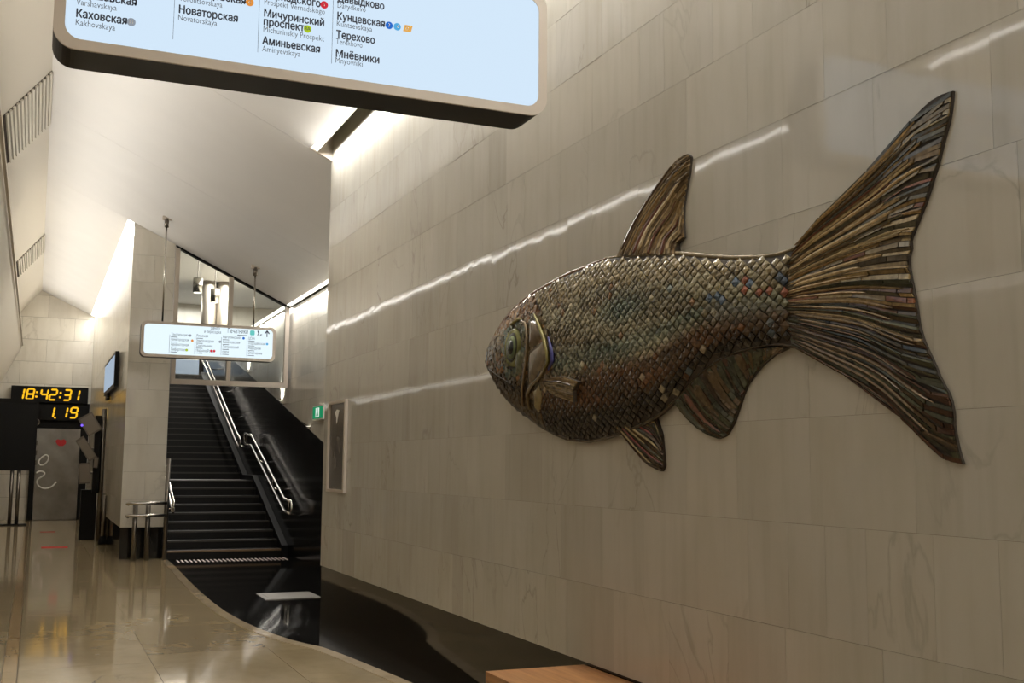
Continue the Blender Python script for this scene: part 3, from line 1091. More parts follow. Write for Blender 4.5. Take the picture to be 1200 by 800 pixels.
bs = thing('black_screen', 'large black display screen on a steel post at the left edge', 'screen', (-0.55, 30.6, 0))
MB().box(-1.25, 0.02, 30.5, 30.62, 1.36, 3.05).build('panel', M['black'], bs)
MB().box(-1.27, 0.04, 30.48, 30.52, 3.05, 3.16).build('hood', M['black_matte'], bs)
for x in (-0.50, -0.34):
    MB().cyl((x, 30.56, 0), (x, 30.56, 1.36), 0.045, 12).build('post', M['dark_steel'], bs, True)
MB().box(-0.75, -0.1, 30.4, 30.72, 0, 0.03).build('base_plate', M['black_matte'], bs)
for zz in (1.5, 1.75, 2.0):
    MB().box(0.022, 0.05, 30.55, 30.6, zz, zz + 0.12).build('connector', M['grey'], bs)

mx = thing('monitor_mast', 'tall steel post carrying grey tilted monitors beside the pillar wall', 'monitors', (1.29, 24.6, 0))
MB().cyl((1.29, 24.6, 0), (1.29, 24.6, 2.70), 0.05, 14).build('post', M['dark_steel'], mx, True)


def tilted(t, cx, cz, w, h, a, name='monitor', y=24.45, d=0.10, mat='grey'):
    ca, sa = math.cos(R(a)), math.sin(R(a))
    q = [(cx + u * ca - v * sa, y, cz + u * sa + v * ca) for u, v in ((-w / 2, -h / 2), (w / 2, -h / 2), (w / 2, h / 2), (-w / 2, h / 2))]
    o = MB().prism(q, (0, d, 0)).build(name, M[mat], t)
    MB().cyl((cx, y + d, cz), (1.29, 24.6, cz + 0.03), 0.02, 8).build('arm', M['dark_steel'], o, True)
    q2 = [(cx + u * ca - v * sa, y - .002, cz + u * sa + v * ca) for u, v in ((-w * .42, -h * .42), (w * .42, -h * .42), (w * .42, h * .42), (-w * .42, h * .42))]
    MB().prism(q2, (0, .004, 0)).build('bezel', M['grey2' if mat == 'grey' else mat], o)
    return o


tilted(mx, 1.02, 2.37, 0.30, 0.42, 32)
MB().cyl((0.86, 24.43, 2.34), (0.86, 24.42, 2.34), 0.025, 10).build('indicator', M['violet'], mx)
tilted(mx, 0.97, 1.86, 0.18, 0.52, 34)
tilted(mx, 0.96, 1.36, 0.22, 0.42, 4)
tilted(mx, 1.17, 1.58, 0.08, 0.22, -4)
MB().box(1.12, 1.24, 24.5, 24.75, 0.95, 2.55).build('cable_tray', M['black_matte'], mx)
MB().box(0.92, 1.22, 24.6, 24.9, 0.0, 1.02).build('cabinet', M['black_matte'], mx)

sp = thing('short_post', 'short steel post with a black foot against the pillar wall', 'post', (1.30, 23.2, 0))
MB().cyl((1.30, 23.2, 0), (1.30, 23.2, 0.95), 0.04, 12).build('shaft', M['dark_steel'], sp, True)
MB().tube([(1.30, 23.2, 0.0), (1.30, 23.2, 0.04), (1.30, 23.2, 0.16)], [0.09, 0.085, 0.045], 12).build('foot', M['black_matte'], sp, True)

ds = thing('wall_display', 'slim lit information display mounted on the pillar wall', 'display', (XP0, 25, 3.0))
MB().box(1.27, 1.34, 21.5, 24.8, 2.97, 3.63).build('case', M['black'], ds)
MB().box(1.264, 1.272, 21.65, 24.7, 3.04, 3.57).build('lit_face', M['screen_blue'], ds)
for yy in (22.0, 24.3):
    MB().box(1.34, XP0, yy - .05, yy + .05, 3.2, 3.3).build('bracket', M['dark_steel'], ds)
MB().box(1.27, 1.33, 23.6, 24.2, 2.85, 2.97).build('camera_pod', M['black_matte'], ds)

ft = MB().box(0.20, 0.66, 22.45, 22.80, 0.0, 0.003).build('floor_tape', M['red_tape'])
ft['label'] = 'red tape line across the tan floor, nearer of two'
ft['category'] = 'tape'
ft['group'] = 'red floor tape lines'
ft2 = MB().box(0.20, 0.52, 27.50, 27.64, 0.0, 0.003).build('floor_tape', M['red_tape'])
ft2['label'] = 'red tape line across the floor, farther and fainter one'
ft2['category'] = 'tape'
ft2['group'] = 'red floor tape lines'

hp = thing('floor_hatch', 'grey metal hatch plate lying on the black granite floor', 'hatch', (2.91, 13.6, 0.002))
MB().prism([(2.585, 13.94, 0.002), (3.243, 13.95, 0.002), (3.246, 13.28, 0.002), (2.57, 13.25, 0.002)][::-1], (0, 0, 0.008)).build('plate', M['mat'], hp)
MB().box(2.64, 3.18, 13.32, 13.88, 0.0102, 0.0125).build('inset', M['mat'], hp)

ex = thing('exit_sign', 'small green lit exit sign on the stair wall', 'sign', (XW, 16.95, 2.28))
MB().box(XW - 0.10, XW - 0.001, 16.6, 17.3, 2.275, 2.50).build('case', M['white'], ex)
MB().box(XW - 0.106, XW - 0.099, 16.63, 17.27, 2.295, 2.48).build('lit_face', M['exit_green'], ex)
b = MB()
b.box(XW - .110, XW - .105, 16.84, 17.06, 2.315, 2.46)
b.build('pictogram_door', M['exit_white'], ex)
b = MB()
b.prism([(XW - .1135, yy, zz) for yy, zz in ((yy - .44, zz - .015) for yy, zz in ((17.42, 2.47), (17.36, 2.47), (17.34, 2.40), (17.30, 2.34), (17.33, 2.34), (17.38, 2.39), (17.44, 2.34), (17.46, 2.35), (17.41, 2.41)))], (.004, 0, 0))
b.build('running_figure', M['exit_green'], ex)

po = thing('framed_poster', 'tall dark poster in a thin metal frame at the far end of the fish wall', 'poster', (XF, 11.2, 1.32))
Y0, Y1, Z0, Z1 = 10.86, 11.58, 1.31, 2.25
b = MB()
b.box(XF - .03, XF - .001, Y0, Y0 + .05, Z0, Z1)
b.box(XF - .03, XF - .001, Y1 - .05, Y1, Z0, Z1)
b.box(XF - .03, XF - .001, Y0 + .05, Y1 - .05, Z0, Z0 + .03)
b.box(XF - .03, XF - .001, Y0 + .05, Y1 - .05, Z1 - .03, Z1)
b.build('frame', M['rim'], po)
MB().box(XF - .012, XF - .002, Y0 + .05, Y1 - .05, Z0 + .03, Z1 - .28).build('print', M['poster'], po)
MB().box(XF - .012, XF - .002, Y0 + .05, Y1 - .05, Z1 - .28, Z1 - .03).build('header_print', M['poster_top'], po)
MB().prism([(XF - .014, yy, zz) for yy, zz in ((11.34, 2.13), (11.26, 2.16), (11.16, 2.15), (11.20, 2.10), (11.24, 2.03), (11.27, 2.01), (11.28, 2.08))], (.003, 0, 0)).build('print_mark', M['white'], po)

be = thing('bench', 'wooden bench with a dark base against the fish wall', 'bench', (2.57, 4.7, 0))
MB().box(2.285, XF + 0.005, 3.6, 5.65, 0.455, 0.50).build('seat_board', M['wood'], be)
MB().box(2.285, 2.31, 3.6, 5.65, 0.10, 0.453).build('front_board', M['wood'], be)
MB().box(2.312, XF + 0.005, 5.62, 5.645, 0.10, 0.453).build('end_board', M['wood'], be)
MB().box(2.33, XF, 3.6, 5.60, 0.0, 0.098).build('plinth', M['black_matte'], be)

# ------------------------------------------------------------------ the mosaic fish
FISH = {
 'top': [(7.040,2.301),(7.011,2.399),(6.921,2.478),(6.773,2.561),(6.587,2.623),(6.355,2.671),(6.099,2.699),(5.812,2.724),(5.525,2.733),(5.320,2.738),(5.155,2.724),(4.857,2.681),(4.569,2.636),(4.308,2.578),(4.103,2.535),(3.912,2.506),(3.791,2.497),(3.705,2.499),(3.637,2.509)],
 'bot': [(7.040,2.301),(7.007,2.245),(6.897,2.156),(6.731,2.049),(6.545,1.967),(6.342,1.899),(6.149,1.835),(5.967,1.789),(5.794,1.756),(5.523,1.741),(5.321,1.756),(5.159,1.776),(4.951,1.810),(4.764,1.855),(4.564,1.942),(4.406,2.026),(4.248,2.081),(4.113,2.108),(3.984,2.115),(3.832,2.119),(3.678,2.093)],
 'tail': [(3.647,2.511),(3.575,2.551),(3.504,2.597),(3.389,2.651),(3.274,2.709),(3.169,2.763),(3.077,2.819),(3.010,2.858),(2.946,2.889),(2.883,2.908),(2.808,2.903),(2.814,2.862),(2.828,2.805),(2.859,2.737),(2.886,2.668),(2.917,2.608),(2.949,2.544),(2.997,2.471),(3.034,2.416),(3.026,2.396),(3.049,2.347),(3.032,2.266),(3.014,2.186),(3.001,2.093),(2.975,2.030),(2.938,1.967),(2.909,1.905),(2.872,1.853),(2.856,1.800),(2.858,1.757),(2.849,1.699),(2.833,1.642),(2.823,1.616),(2.883,1.625),(2.929,1.642),(2.999,1.693),(3.079,1.758),(3.162,1.829),(3.273,1.898),(3.390,1.954),(3.514,2.014),(3.618,2.067),(3.688,2.095)],
 'dorsal_l': [(5.179,2.728),(5.019,2.889),(4.858,3.005),(4.680,3.096),(4.559,3.126),(4.505,3.121)],
 'dorsal_e': [(4.505,3.121),(4.474,3.100),(4.491,3.023),(4.523,2.946),(4.547,2.870),(4.552,2.803),(4.542,2.712),(4.574,2.658)],
 'dorsal_root': [(5.179,2.728),(4.958,2.693),(4.743,2.658),(4.590,2.636)],
 'anal_root': [(4.617,1.908),(4.418,2.011),(4.192,2.088),(3.964,2.110),(3.756,2.101)],
 'anal_e': [(4.617,1.908),(4.533,1.839),(4.444,1.779),(4.351,1.745),(4.268,1.728),(4.213,1.738),(4.186,1.757),(4.145,1.798),(4.111,1.853),(4.077,1.908),(4.044,1.955),(3.992,1.997),(3.929,2.036),(3.844,2.073),(3.745,2.093)],
 'pelv_root': [(5.287,1.862),(5.173,1.889),(5.009,1.874),(4.811,1.840)],
 'pelv_e': [(5.287,1.862),(5.127,1.762),(5.010,1.671),(4.906,1.606),(4.765,1.577),(4.740,1.603),(4.763,1.754),(4.811,1.840)],
 'pect_root': [(5.966,2.113),(5.933,2.070)],
 'pect_e': [(5.966,2.113),(5.698,2.114),(5.469,2.065),(5.536,2.017),(5.546,1.955),(5.692,1.982),(5.846,2.015),(5.933,2.070)],
 'eye': [(6.443,2.347),(6.314,2.335),(6.465,2.471),(6.385,2.342),(6.448,2.397)],
 'gill1': [(6.332,2.511),(6.240,2.478),(6.197,2.388),(6.191,2.302),(6.216,2.214),(6.247,2.148),(6.292,2.061),(6.323,1.967)],
 'gill2': [(6.108,2.521),(6.027,2.448),(5.942,2.356),(5.890,2.269),(5.878,2.208),(5.938,2.162),(6.027,2.117),(6.134,2.083),(6.214,2.035),(6.213,1.941)],
 'headline': [(6.239,2.653),(6.087,2.535),(5.934,2.396),(5.855,2.266),(5.867,2.176),(5.978,2.108),(6.067,2.027),(6.071,1.935),(6.070,1.817)],
 'mouth': [(6.924,2.249),(6.703,2.180),(6.531,2.130),(6.441,2.070)],
}


def resample(pts, n):
    P = [Vector((p[0], p[1])) for p in pts]
    L = [0.0]
    for a, b2 in zip(P[:-1], P[1:]):
        L.append(L[-1] + (b2 - a).length)
    out = []
    for i in range(n):
        s = L[-1] * i / (n - 1)
        for k in range(len(P) - 1):
            if s <= L[k + 1] + 1e-9:
                q = (s - L[k]) / max(1e-9, L[k + 1] - L[k])
                out.append(P[k].lerp(P[k + 1], q))
                break
    return out


def interp(pts, y):
    """z on a polyline given as (y, z) with y decreasing"""
    for (y0, z0), (y1, z1) in zip(pts[:-1], pts[1:]):
        if y1 <= y <= y0:
            return z0 + (z1 - z0) * (y0 - y) / max(1e-9, y0 - y1)
    return pts[0][1] if y > pts[0][0] else pts[-1][1]


TOP, BOT = FISH['top'], FISH['bot']
YN, YTL = 7.040, 3.661


def body_h(y, z):
    zt, zb_ = interp(TOP, y), interp(BOT, y)
    if zt - zb_ < 1e-4:
        return 0.025
    t = 2 * (z - zb_) / (zt - zb_) - 1
    t = max(-1, min(1, t))
    s = (YN - y) / (YN - YTL)
    H = 0.015 + 0.06 * math.sin(math.pi * min(1, max(0, s)) ** 0.62) ** 0.8
    return 0.025 + H * max(0, 1 - abs(t) ** 2.4) ** 0.6


def body_p(y, z, e=0.0):
    return Vector((XF - body_h(y, z) - e, y, z))


def body_n(y, z):
    d = 0.02
    a = body_p(y + d, z) - body_p(y - d, z)
    b2 = body_p(y, z + d) - body_p(y, z - d)
    n = a.cross(b2).normalized()
    return n if n.x < 0 else -n


fish = thing('mosaic_fish', 'huge glass mosaic fish relief with a forked tail on the marble wall', 'sculpture', (XF, 5.2, 2.2))
# body
NY, NZ = 90, 26
vs, fs = [], []
for i in range(NY + 1):
    q = i / NY
    yy = YN - (YN - YTL) * (q ** 1.25)
    zt, zb_ = interp(TOP, yy), interp(BOT, yy)
    for j in range(NZ + 1):
        t = -math.cos(math.pi * j / NZ) * 0.5 + 0.5
        zz = zb_ + (zt - zb_) * t
        vs.append(body_p(yy, zz))
base_n = len(vs)
for i in range(NY):
    for j in range(NZ):
        a = i * (NZ + 1) + j
        fs.append((a, a + 1, a + NZ + 2, a + NZ + 1))
for i in range(NY + 1):        # skirt to the wall, top and bottom
    for j in (0, NZ):
        p = vs[i * (NZ + 1) + j]
        vs.append(Vector((XF - 0.001, p.y, p.z)))
for i in range(NY):
    fs.append((i * (NZ + 1), (i + 1) * (NZ + 1), base_n + 2 * (i + 1), base_n + 2 * i))
    fs.append((i * (NZ + 1) + NZ, base_n + 2 * i + 1, base_n + 2 * i + 3, (i + 1) * (NZ + 1) + NZ))
MB().add(vs, fs).build('body', M['grout'], fish, True)

fr = random.Random(5)


def tone(rgb, var=0.18):
    k = 1 + fr.uniform(-var, var)
    c = lin(rgb)
    return tuple(max(0, min(1, x * k)) for x in c)


def headline_y(z):
    H = FISH['headline']
    for (y0, z0), (y1, z1) in zip(H[:-1], H[1:]):
        if z1 <= z <= z0:
            return y0 + (y1 - y0) * (z0 - z) / max(1e-9, z0 - z1)
    return H[0][0] if z > H[0][1] else H[-1][0]


def blob(y, z, cy, cz, ry, rz):
    return ((y - cy) / ry) ** 2 + ((z - cz) / rz) ** 2 < fr.uniform(0.6, 1.3)


def wave(y, z, a, b2, c):
    return 0.5 + 0.25 * (math.sin(a * y + 3.1 * math.sin(b2 * z + c)) + math.sin(b2 * z * 1.7 - a * 0.6 * y + c * 2))


def mixrgb(p, q, k):
    return tuple(u * (1 - k) + v * k for u, v in zip(p, q))


def scale_color(y, z):
    """mosaic colours drift in patches: olive-grey flank, teal bands, rust and dark brown belly"""
    zt, zb_ = interp(TOP, y), interp(BOT, y)
    t = (z - zb_) / (zt - zb_)
    w1 = wave(y, z, 5.2, 9.0, 0.7)
    w2 = wave(y, z, 9.5, 17.0, 2.1)
    c = mixrgb((110, 106, 86), (146, 141, 118), w1)
    c = mixrgb(c, (104, 90, 66), max(0, w2 - .45) * 1.2)
    if t > 0.82:
        c = mixrgb(c, (134, 120, 90), .6)
    teal = max(0, 1 - abs(t - (0.47 - 0.02 * (y - 5))) / 0.09) * (1 if 4.3 < y < 5.85 else 0.15)
    teal = max(teal, max(0, 1 - ((y - 5.05) / .3) ** 2 - ((z - 2.42) / .10) ** 2))
    c = mixrgb(c, (92, 114, 106), min(1, teal) * (0.3 + 0.5 * w2))
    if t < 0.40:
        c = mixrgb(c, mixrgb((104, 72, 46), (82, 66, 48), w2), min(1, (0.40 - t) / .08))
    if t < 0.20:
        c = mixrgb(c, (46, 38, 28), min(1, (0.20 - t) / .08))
    if y < 4.25:
        c = mixrgb(c, mixrgb((100, 106, 112), (128, 134, 98), w1), 0.55 * max(0, 1 - abs(t - .45) / .22))
        if 0.55 < t < 0.75 and fr.random() < 0.22:
            c = mixrgb(c, fr.choice(((150, 72, 50), (72, 96, 130))), 0.7)
    u = fr.random()
    if u < 0.014:
        c = mixrgb(c, (196, 188, 160), 0.6)
    elif u < 0.034:
        c = mixrgb(c, fr.choice(((150, 96, 56), (84, 112, 134))), 0.5)
    return tone(c, .30)


# one scale: a pointed, slightly domed tile; local x = outwards, y = towards the tail, z = up
SL, SH = 0.0325, 0.0245
ring = [(-0.96, 0.0), (-0.46, 0.50), (0.0, 0.98), (0.5, 0.56), (1.0, 0.0), (0.5, -0.56), (0.0, -0.98), (-0.46, -0.50)]


def scale_geo():
    v = [(0.0080, 0.05 * SL, 0)]
    for a, c in ring:
        v.append((0.0035 + 0.0012 * a, a * SL, c * SH))
    for a, c in ring:
        v.append((-0.008, a * SL, c * SH))
    n = len(ring)
    f = [(0, 1 + i, 1 + (i + 1) % n) for i in range(n)] + [(1 + i, 1 + n + i, 1 + n + (i + 1) % n, 1 + (i + 1) % n) for i in range(n)]
    return v, f


SV, SF = scale_geo()
scale_me = bpy.data.meshes.new('scale')
scale_me.from_pydata([(-a, -b2, c) for a, b2, c in SV], [], [f[::-1] for f in SF])
scale_me.materials.append(M['scale'])
cells = []
i = 0
yy = 6.26
while yy > 3.70:
    zt, zb_ = interp(TOP, yy), interp(BOT, yy)
    dz = 0.046
    z = 2.30 + dz * int((zt - 2.30) / dz + 1) - (dz / 2 if i % 2 else 0)
    while z > zt - 0.018:
        z -= dz
    while z > zb_ + 0.012:
        if yy < headline_y(z) - 0.03:
            cells.append((yy + fr.gauss(0, .0015), z + fr.gauss(0, .0015)))
        z -= dz
    yy -= 0.033
    i += 1
cells.sort()
loose = MB()
for k, (y, z) in enumerate(cells):
    n = body_n(y, z)
    p = body_p(y, z, 0.004)
    xax = -n
    yax = Vector((0, 1, 0))
    yax = (yax - xax * yax.dot(xax)).normalized()
    zax = xax.cross(yax)
    mrot = Matrix((xax, yax, zax)).transposed().to_4x4()
    mrot = mrot @ Matrix.Rotation(R(fr.gauss(0, 3)), 4, 'Z') @ Matrix.Rotation(R(fr.gauss(0, 3)), 4, 'Y') @ Matrix.Rotation(R(fr.gauss(0, 4)), 4, 'X')
    s = fr.uniform(0.84, 0.93)
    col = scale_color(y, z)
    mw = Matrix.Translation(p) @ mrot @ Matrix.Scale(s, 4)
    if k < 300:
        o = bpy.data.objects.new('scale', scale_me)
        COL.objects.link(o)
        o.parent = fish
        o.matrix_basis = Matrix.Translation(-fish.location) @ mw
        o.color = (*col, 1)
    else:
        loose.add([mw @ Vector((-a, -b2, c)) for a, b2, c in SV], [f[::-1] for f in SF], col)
loose.build('small_scales', M['tesserae'], fish, kind='stuff')

# head mosaic
EY, EZ, ER = 6.443, 2.347, 0.125
hm = MB()
yy = 7.01
while yy > 5.84:
    zt, zb_ = interp(TOP, yy), interp(BOT, yy)
    z = zb_ + 0.012
    while z < zt - 0.012:
        if yy > headline_y(z) - 0.02 and ((yy - EY) ** 2 + (z - EZ) ** 2) > (ER + 0.01) ** 2:
            w2, h2 = 0.024 * fr.uniform(.8, 1.1), 0.015 * fr.uniform(.8, 1.2)
            a = fr.uniform(-.5, .5)
            q = []
            for u, v in ((-w2, -h2), (w2, -h2), (w2, h2), (-w2, h2)):
                u2, v2 = u * math.cos(a) - v * math.sin(a), u * math.sin(a) + v * math.cos(a)
                q.append((yy + u2, z + v2))
            e = fr.uniform(0.004, 0.010)
            top = [body_p(a1, b1, e + fr.uniform(0, .004)) for a1, b1 in q]
            bot = [body_p(a1, b1, -0.006) for a1, b1 in q]
            t = (z - zb_) / (zt - zb_)
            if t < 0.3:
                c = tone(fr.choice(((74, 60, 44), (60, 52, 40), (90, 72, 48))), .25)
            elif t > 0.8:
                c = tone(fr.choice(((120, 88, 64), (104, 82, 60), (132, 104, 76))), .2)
            elif (yy - EY) ** 2 + (z - EZ) ** 2 < 0.04:
                c = tone(fr.choice(((98, 100, 80), (84, 96, 88), (110, 104, 78))), .2)
            else:
                c = tone(fr.choice(((112, 96, 72), (98, 84, 64), (120, 106, 84), (92, 88, 74), (130, 96, 64))), .25)
            hm.add(bot + top, [(0, 1, 5, 4), (1, 2, 6, 5), (2, 3, 7, 6), (3, 0, 4, 7), (4, 5, 6, 7)], c)
        z += 0.033
    yy -= 0.046
hm.build('head_mosaic', M['tesserae'], fish, kind='stuff')


def cmat(name, rgb, rough=0.25, metal=0.2):
    return pm(name, rgb, rough, metal, noise=0.25, nscale=25)


def surf_tube(pts, r, name, mat, parent=fish, e=0.012, n=24):
    P = resample(pts, n)
    rr = [r * (0.35 + 0.65 * math.sin(math.pi * (0.1 + 0.8 * k / (n - 1)))) for k in range(n)]
    return MB().tube([body_p(p.x, p.y, e) for p in P], rr, 6).build(name, mat, parent, True)


surf_tube(FISH['top'][:10], 0.016, 'back_edge', cmat('edge_rust', (112, 84, 62)), e=0.0, n=50)
surf_tube(FISH['top'][9:], 0.014, 'back_edge', cmat('edge_olive', (120, 106, 80)), e=0.0, n=40)
surf_tube(FISH['bot'], 0.014, 'belly_edge', cmat('edge_dark', (64, 52, 36)), e=0.0, n=80)
surf_tube(FISH['gill1'], 0.010, 'cheek_line', cmat('line_ochre', (116, 98, 70)), e=.016)
surf_tube(FISH['gill2'][:6], 0.013, 'gill_edge', cmat('line_yellow_green', (122, 112, 62)), e=.02)
surf_tube([(y - .05, z) for y, z in FISH['gill2'][2:6]], 0.014, 'gill_indigo_line', cmat('line_indigo', (58, 56, 104)), e=.012)  # indigo line of the mosaic just behind the gill edge
surf_tube(FISH['gill2'][5:], 0.012, 'gill_branch', cmat('line_sand', (110, 96, 68)), e=.016)
surf_tube(FISH['mouth'], 0.007, 'mouth_line', cmat('mouth_dark', (48, 40, 32)), e=.008)
surf_tube([(6.325, 2.517), (6.385, 2.522), (6.505, 2.50)], 0.010, 'brow_line', cmat('brow_yellow', (136, 122, 66)), e=.014)


def plate(outline, name, mat, e0=0.010, e1=0.022):
    outline = [(a - 0.235, c - 0.028) for a, c in outline]
    n = len(outline)
    cy = sum(p[0] for p in outline) / n
    cz = sum(p[1] for p in outline) / n
    O = resample(list(outline) + [outline[0]], 33)[:-1]
    n = len(O)
    v = [body_p(p.x, p.y, -0.004) for p in O] + [body_p(p.x, p.y, e0) for p in O]
    v += [body_p(cy + (p.x - cy) * .6, cz + (p.y - cz) * .6, e1) for p in O] + [body_p(cy, cz, e1 + .002)]
    f = []
    for i in range(n):
        j = (i + 1) % n
        f += [(i, j, n + j, n + i), (n + i, n + j, 2 * n + j, 2 * n + i), (2 * n + i, 2 * n + j, 3 * n)]
    return MB().add(v, f).build(name, mat, fish, True)


plate([(6.42, 2.52), (6.30, 2.50), (6.22, 2.40), (6.27, 2.36), (6.41, 2.34), (6.42, 2.42)], 'gill_plate', cmat('plate_brown', (104, 88, 68)))
plate([(6.41, 2.325), (6.28, 2.35), (6.20, 2.375), (6.15, 2.28), (6.20, 2.22), (6.34, 2.14), (6.43, 2.10), (6.43, 2.24)], 'gill_plate', cmat('plate_pink_grey', (122, 110, 92)))
plate([(6.34, 2.09), (6.27, 2.11), (6.24, 2.03), (6.32, 1.945), (6.37, 1.96)], 'gill_flap', cmat('flap_sand', (128, 114, 80)))
plate([(6.585, 2.36), (6.53, 2.33), (6.53, 2.20), (6.60, 2.19), (6.62, 2.27)], 'cheek_plate', cmat('plate_green', (106, 108, 84)))

# eye
ey = empty('eye', (0, 0, 0))
ey.parent = fish
eh = body_h(EY, EZ)


def ellipse_ring(r0, r1, e0, e1, name, mat):
    n = 28
    v, f = [], []
    for k in range(n):
        q = 2 * math.pi * k / n
        for r_, e_ in ((r1, -0.01), (r1 * .93, e1), (r0, e0)):
            y, z = EY + r_ * math.cos(q) * .95, EZ + r_ * math.sin(q)
            v.append(body_p(y, z, e_) - Vector(fish.location))
    for k in range(n):
        j = (k + 1) % n
        f += [(3 * k, 3 * j, 3 * j + 1, 3 * k + 1), (3 * k + 1, 3 * j + 1, 3 * j + 2, 3 * k + 2)]
    if r0 < 0.002:
        pass
    o = MB().add(v, f)
    me = bpy.data.meshes.new(name)
    me.from_pydata(o.v, [], o.f)
    me.materials.append(mat)
    for p in me.polygons:
        p.use_smooth = True
    ob = bpy.data.objects.new(name, me)
    COL.objects.link(ob)
    ob.parent = ey
    return ob


ellipse_ring(0.095, 0.128, 0.016, 0.022, 'eye_ring', cmat('eye_olive', (112, 112, 62)))
ellipse_ring(0.075, 0.098, 0.018, 0.022, 'dark_ring', cmat('eye_dark_ring', (52, 52, 40)))
ellipse_ring(0.045, 0.078, 0.022, 0.026, 'iris', cmat('eye_green', (104, 116, 82)))
ellipse_ring(0.0005, 0.048, 0.034, 0.028, 'pupil', pm('eye_pupil', (20, 24, 26), 0.1))


def fin(name, root, lead, edge, trail, nray, nstrip, nseg, h_root, h_edge, pal, raypal, on_body=None, raywidth=0.85, dark_pal=None):
    """fin as a Coons patch: root(t), edge(t) across; lead(s) at t=0 and trail(s) at t=1"""
    NS = 40
    Rr, Ee = resample(root, NS), resample(edge, NS)
    Ll, Tt = resample(lead, NS), resample(trail, NS)

    def at(arr, q):
        q = max(0, min(1, q)) * (NS - 1)
        k = min(int(q), NS - 2)
        return arr[k].lerp(arr[k + 1], q - k)

    def P(s, t, e=0.0):
        c = at(Rr, t) * (1 - s) + at(Ee, t) * s + at(Ll, s) * (1 - t) + at(Tt, s) * t
        c = c - (Rr[0] * (1 - s) * (1 - t) + Rr[-1] * (1 - s) * t + Ee[0] * s * (1 - t) + Ee[-1] * s * t)
        h = h_root + (h_edge - h_root) * min(1, s * 1.6)
        # corrugation that follows the rays
        h += 0.008 * math.sin(math.pi * t) * math.cos(t * nray * 2 * math.pi) * (0.3 + 0.7 * s) * 0.6
        if on_body:
            h = body_h(c.x, c.y) + 0.01 + 0.02 * s
        return Vector((XF - h - e, c.x, c.y))
    A, B = 18, nray * 3
    v, f = [], []
    for i in range(A + 1):
        for j in range(B + 1):
            v.append(P(i / A, j / B))
    for i in range(A):
        for j in range(B):
            a = i * (B + 1) + j
            f.append((a, a + 1, a + B + 2, a + B + 1))
    nv = len(v)
    rim = [i * (B + 1) for i in range(A)] + [A * (B + 1) + j for j in range(B)] + [i * (B + 1) + B for i in range(A, 0, -1)] + [j for j in range(B, 0, -1)]
    for k in rim:
        p = v[k]
        v.append(Vector((XF - 0.001 if not on_body else p.x + 0.03, p.y, p.z)))
    m_ = len(rim)
    for i in range(m_):
        j = (i + 1) % m_
        f.append((rim[i], rim[j], nv + j, nv + i))
    fo = MB().add(v, f).build(name, M['grout'], fish, False)
    mo = MB()
    cut = [0.0]
    while cut[-1] < 1:
        cut.append(cut[-1] + fr.uniform(0.5, 1.6) / nstrip)
    cut[-1] = 1.0
    for ta, tb in zip(cut[:-1], cut[1:]):
        t0, t1 = ta + .08 * (tb - ta), tb - .08 * (tb - ta)
        if dark_pal and fr.random() < min(1, max(0, (t0 - .38) * 3)):
            pal_now = dark_pal
        else:
            pal_now = pal
        s = fr.uniform(0, .03)
        cbase = fr.choice(pal_now)
        while s < 0.985:
            ds = fr.uniform(0.6, 1.5) / nseg
            s1 = min(s + ds, 0.995)
            c = tone(cbase if fr.random() < 0.72 else fr.choice(pal_now), .2)
            e = fr.uniform(0.003, 0.007)
            q = [P(s, t0, e + fr.uniform(0, .002)), P(s1, t0 + fr.uniform(0, .1) / nstrip, e + fr.uniform(0, .002)), P(s1, t1, e + fr.uniform(0, .002)), P(s, t1, e + fr.uniform(0, .002))]
            lo = [P(s, t0, -.003), P(s1, t0, -.003), P(s1, t1, -.003), P(s, t1, -.003)]
            mo.add(lo + q, [(0, 1, 5, 4), (1, 2, 6, 5), (2, 3, 7, 6), (3, 0, 4, 7), (4, 5, 6, 7)], c)
            s = s1 + 0.04 / nseg
    mo.build('mosaic', M['tesserae'], fo, kind='stuff')
    for k in range(nray):
        t = (k + 0.5 + fr.uniform(-.22, .22)) / nray
        s0, s1 = fr.uniform(0, 0.10), fr.uniform(0.62, 0.99)
        wd = raywidth / nray * fr.uniform(0.6, 1.2) * 0.5
        v, f = [], []
        n = 12
        for i in range(n + 1):
            s = s0 + (s1 - s0) * i / n
            w_ = wd * (0.9 - 0.55 * i / n) * (0.4 if i in (0, n) else 1)
            v += [P(s, t - w_, 0.008), P(s, t, 0.0135), P(s, t + w_, 0.008)]
        for i in range(n):
            a = 3 * i
            f += [(a, a + 1, a + 4, a + 3), (a + 1, a + 2, a + 5, a + 4)]
        f += [(0, 2, 1), (3 * n, 3 * n + 1, 3 * n + 2)]
        col = tone(mixrgb(fr.choice(raypal), (84, 68, 48), 0.75 * min(1, max(0, (t - .38) * 2.5)) if dark_pal else 0), .12)
        key = raypal[0]
        b_ = MB()
        b_.add(v, f, col)
        b_.build('fin_ray', M['tesserae'], fo)
    return fo


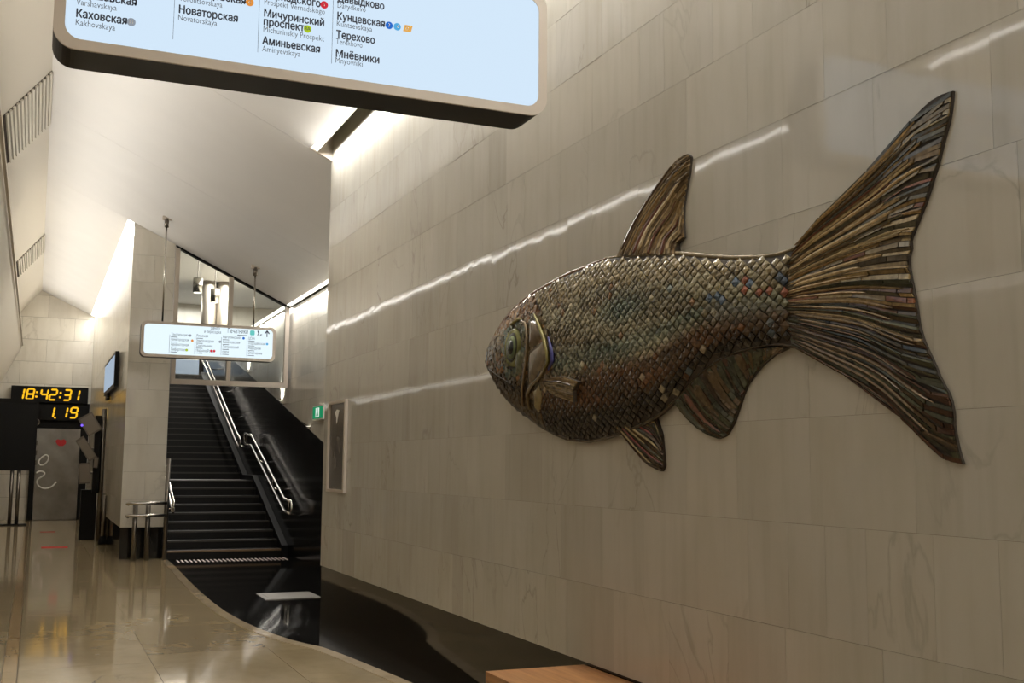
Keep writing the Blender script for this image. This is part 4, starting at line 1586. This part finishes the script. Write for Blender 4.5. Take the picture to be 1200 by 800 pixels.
T = FISH['tail']
PAL = [(150, 130, 94), (136, 116, 82), (160, 140, 100), (126, 111, 86), (150, 124, 84), (138, 125, 102), (112, 95, 72), (168, 150, 114)]
PAL_T = PAL + [(100, 92, 80), (92, 88, 74), (88, 84, 70), (122, 78, 52)]
RAY = [(204, 184, 148), (196, 176, 138), (186, 164, 126), (170, 148, 110), (84, 66, 46), (194, 174, 140), (150, 124, 84), (108, 68, 52), (96, 78, 56)]
tip = 10
E_i = len(T)
low_tip = min(range(len(T)), key=lambda k: T[k][1])
DP = [(78, 65, 47), (64, 60, 46), (88, 70, 48), (68, 69, 54), (80, 56, 42), (74, 75, 56)]
fin('tail_fin', [T[0], (3.70, 2.44), (3.715, 2.34), (3.72, 2.22), T[-1]], T[:tip + 1], T[tip:low_tip + 1], T[low_tip:][::-1], 30, 84, 4.5, 0.04, 0.012, PAL_T, RAY, dark_pal=DP)
fin('dorsal_fin', FISH['dorsal_root'], FISH['dorsal_l'], FISH['dorsal_e'][:6], [FISH['dorsal_root'][-1], (4.600, 2.69), FISH['dorsal_e'][6], FISH['dorsal_e'][5]], 12, 34, 6, 0.035, 0.012, PAL, RAY)
AE = FISH['anal_e']
DR = [(96, 78, 54), (104, 88, 62), (60, 48, 36), (98, 60, 42), (70, 70, 54)]
fin('anal_fin', FISH['anal_root'], AE[:5], AE[4:14], [FISH['anal_root'][-1], AE[14], AE[13]], 12, 34, 6, 0.035, 0.012, DP, DR)
PE = FISH['pelv_e']
fin('pelvic_fin', FISH['pelv_root'][:2], PE[:5], PE[4:7], [FISH['pelv_root'][1], FISH['pelv_root'][2], PE[7], PE[6]], 7, 20, 6, 0.045, 0.015, DP, [(140, 122, 80), (150, 132, 92), (120, 100, 64), (120, 44, 34)])
PC = FISH['pect_e']
fin('pectoral_fin', FISH['pect_root'], PC[:3], PC[2:5], [FISH['pect_root'][1], PC[6], PC[5], PC[4]], 6, 12, 6, 0.2, 0.2, PAL, [(140, 122, 84), (126, 108, 72), (84, 66, 46)], on_body=True)
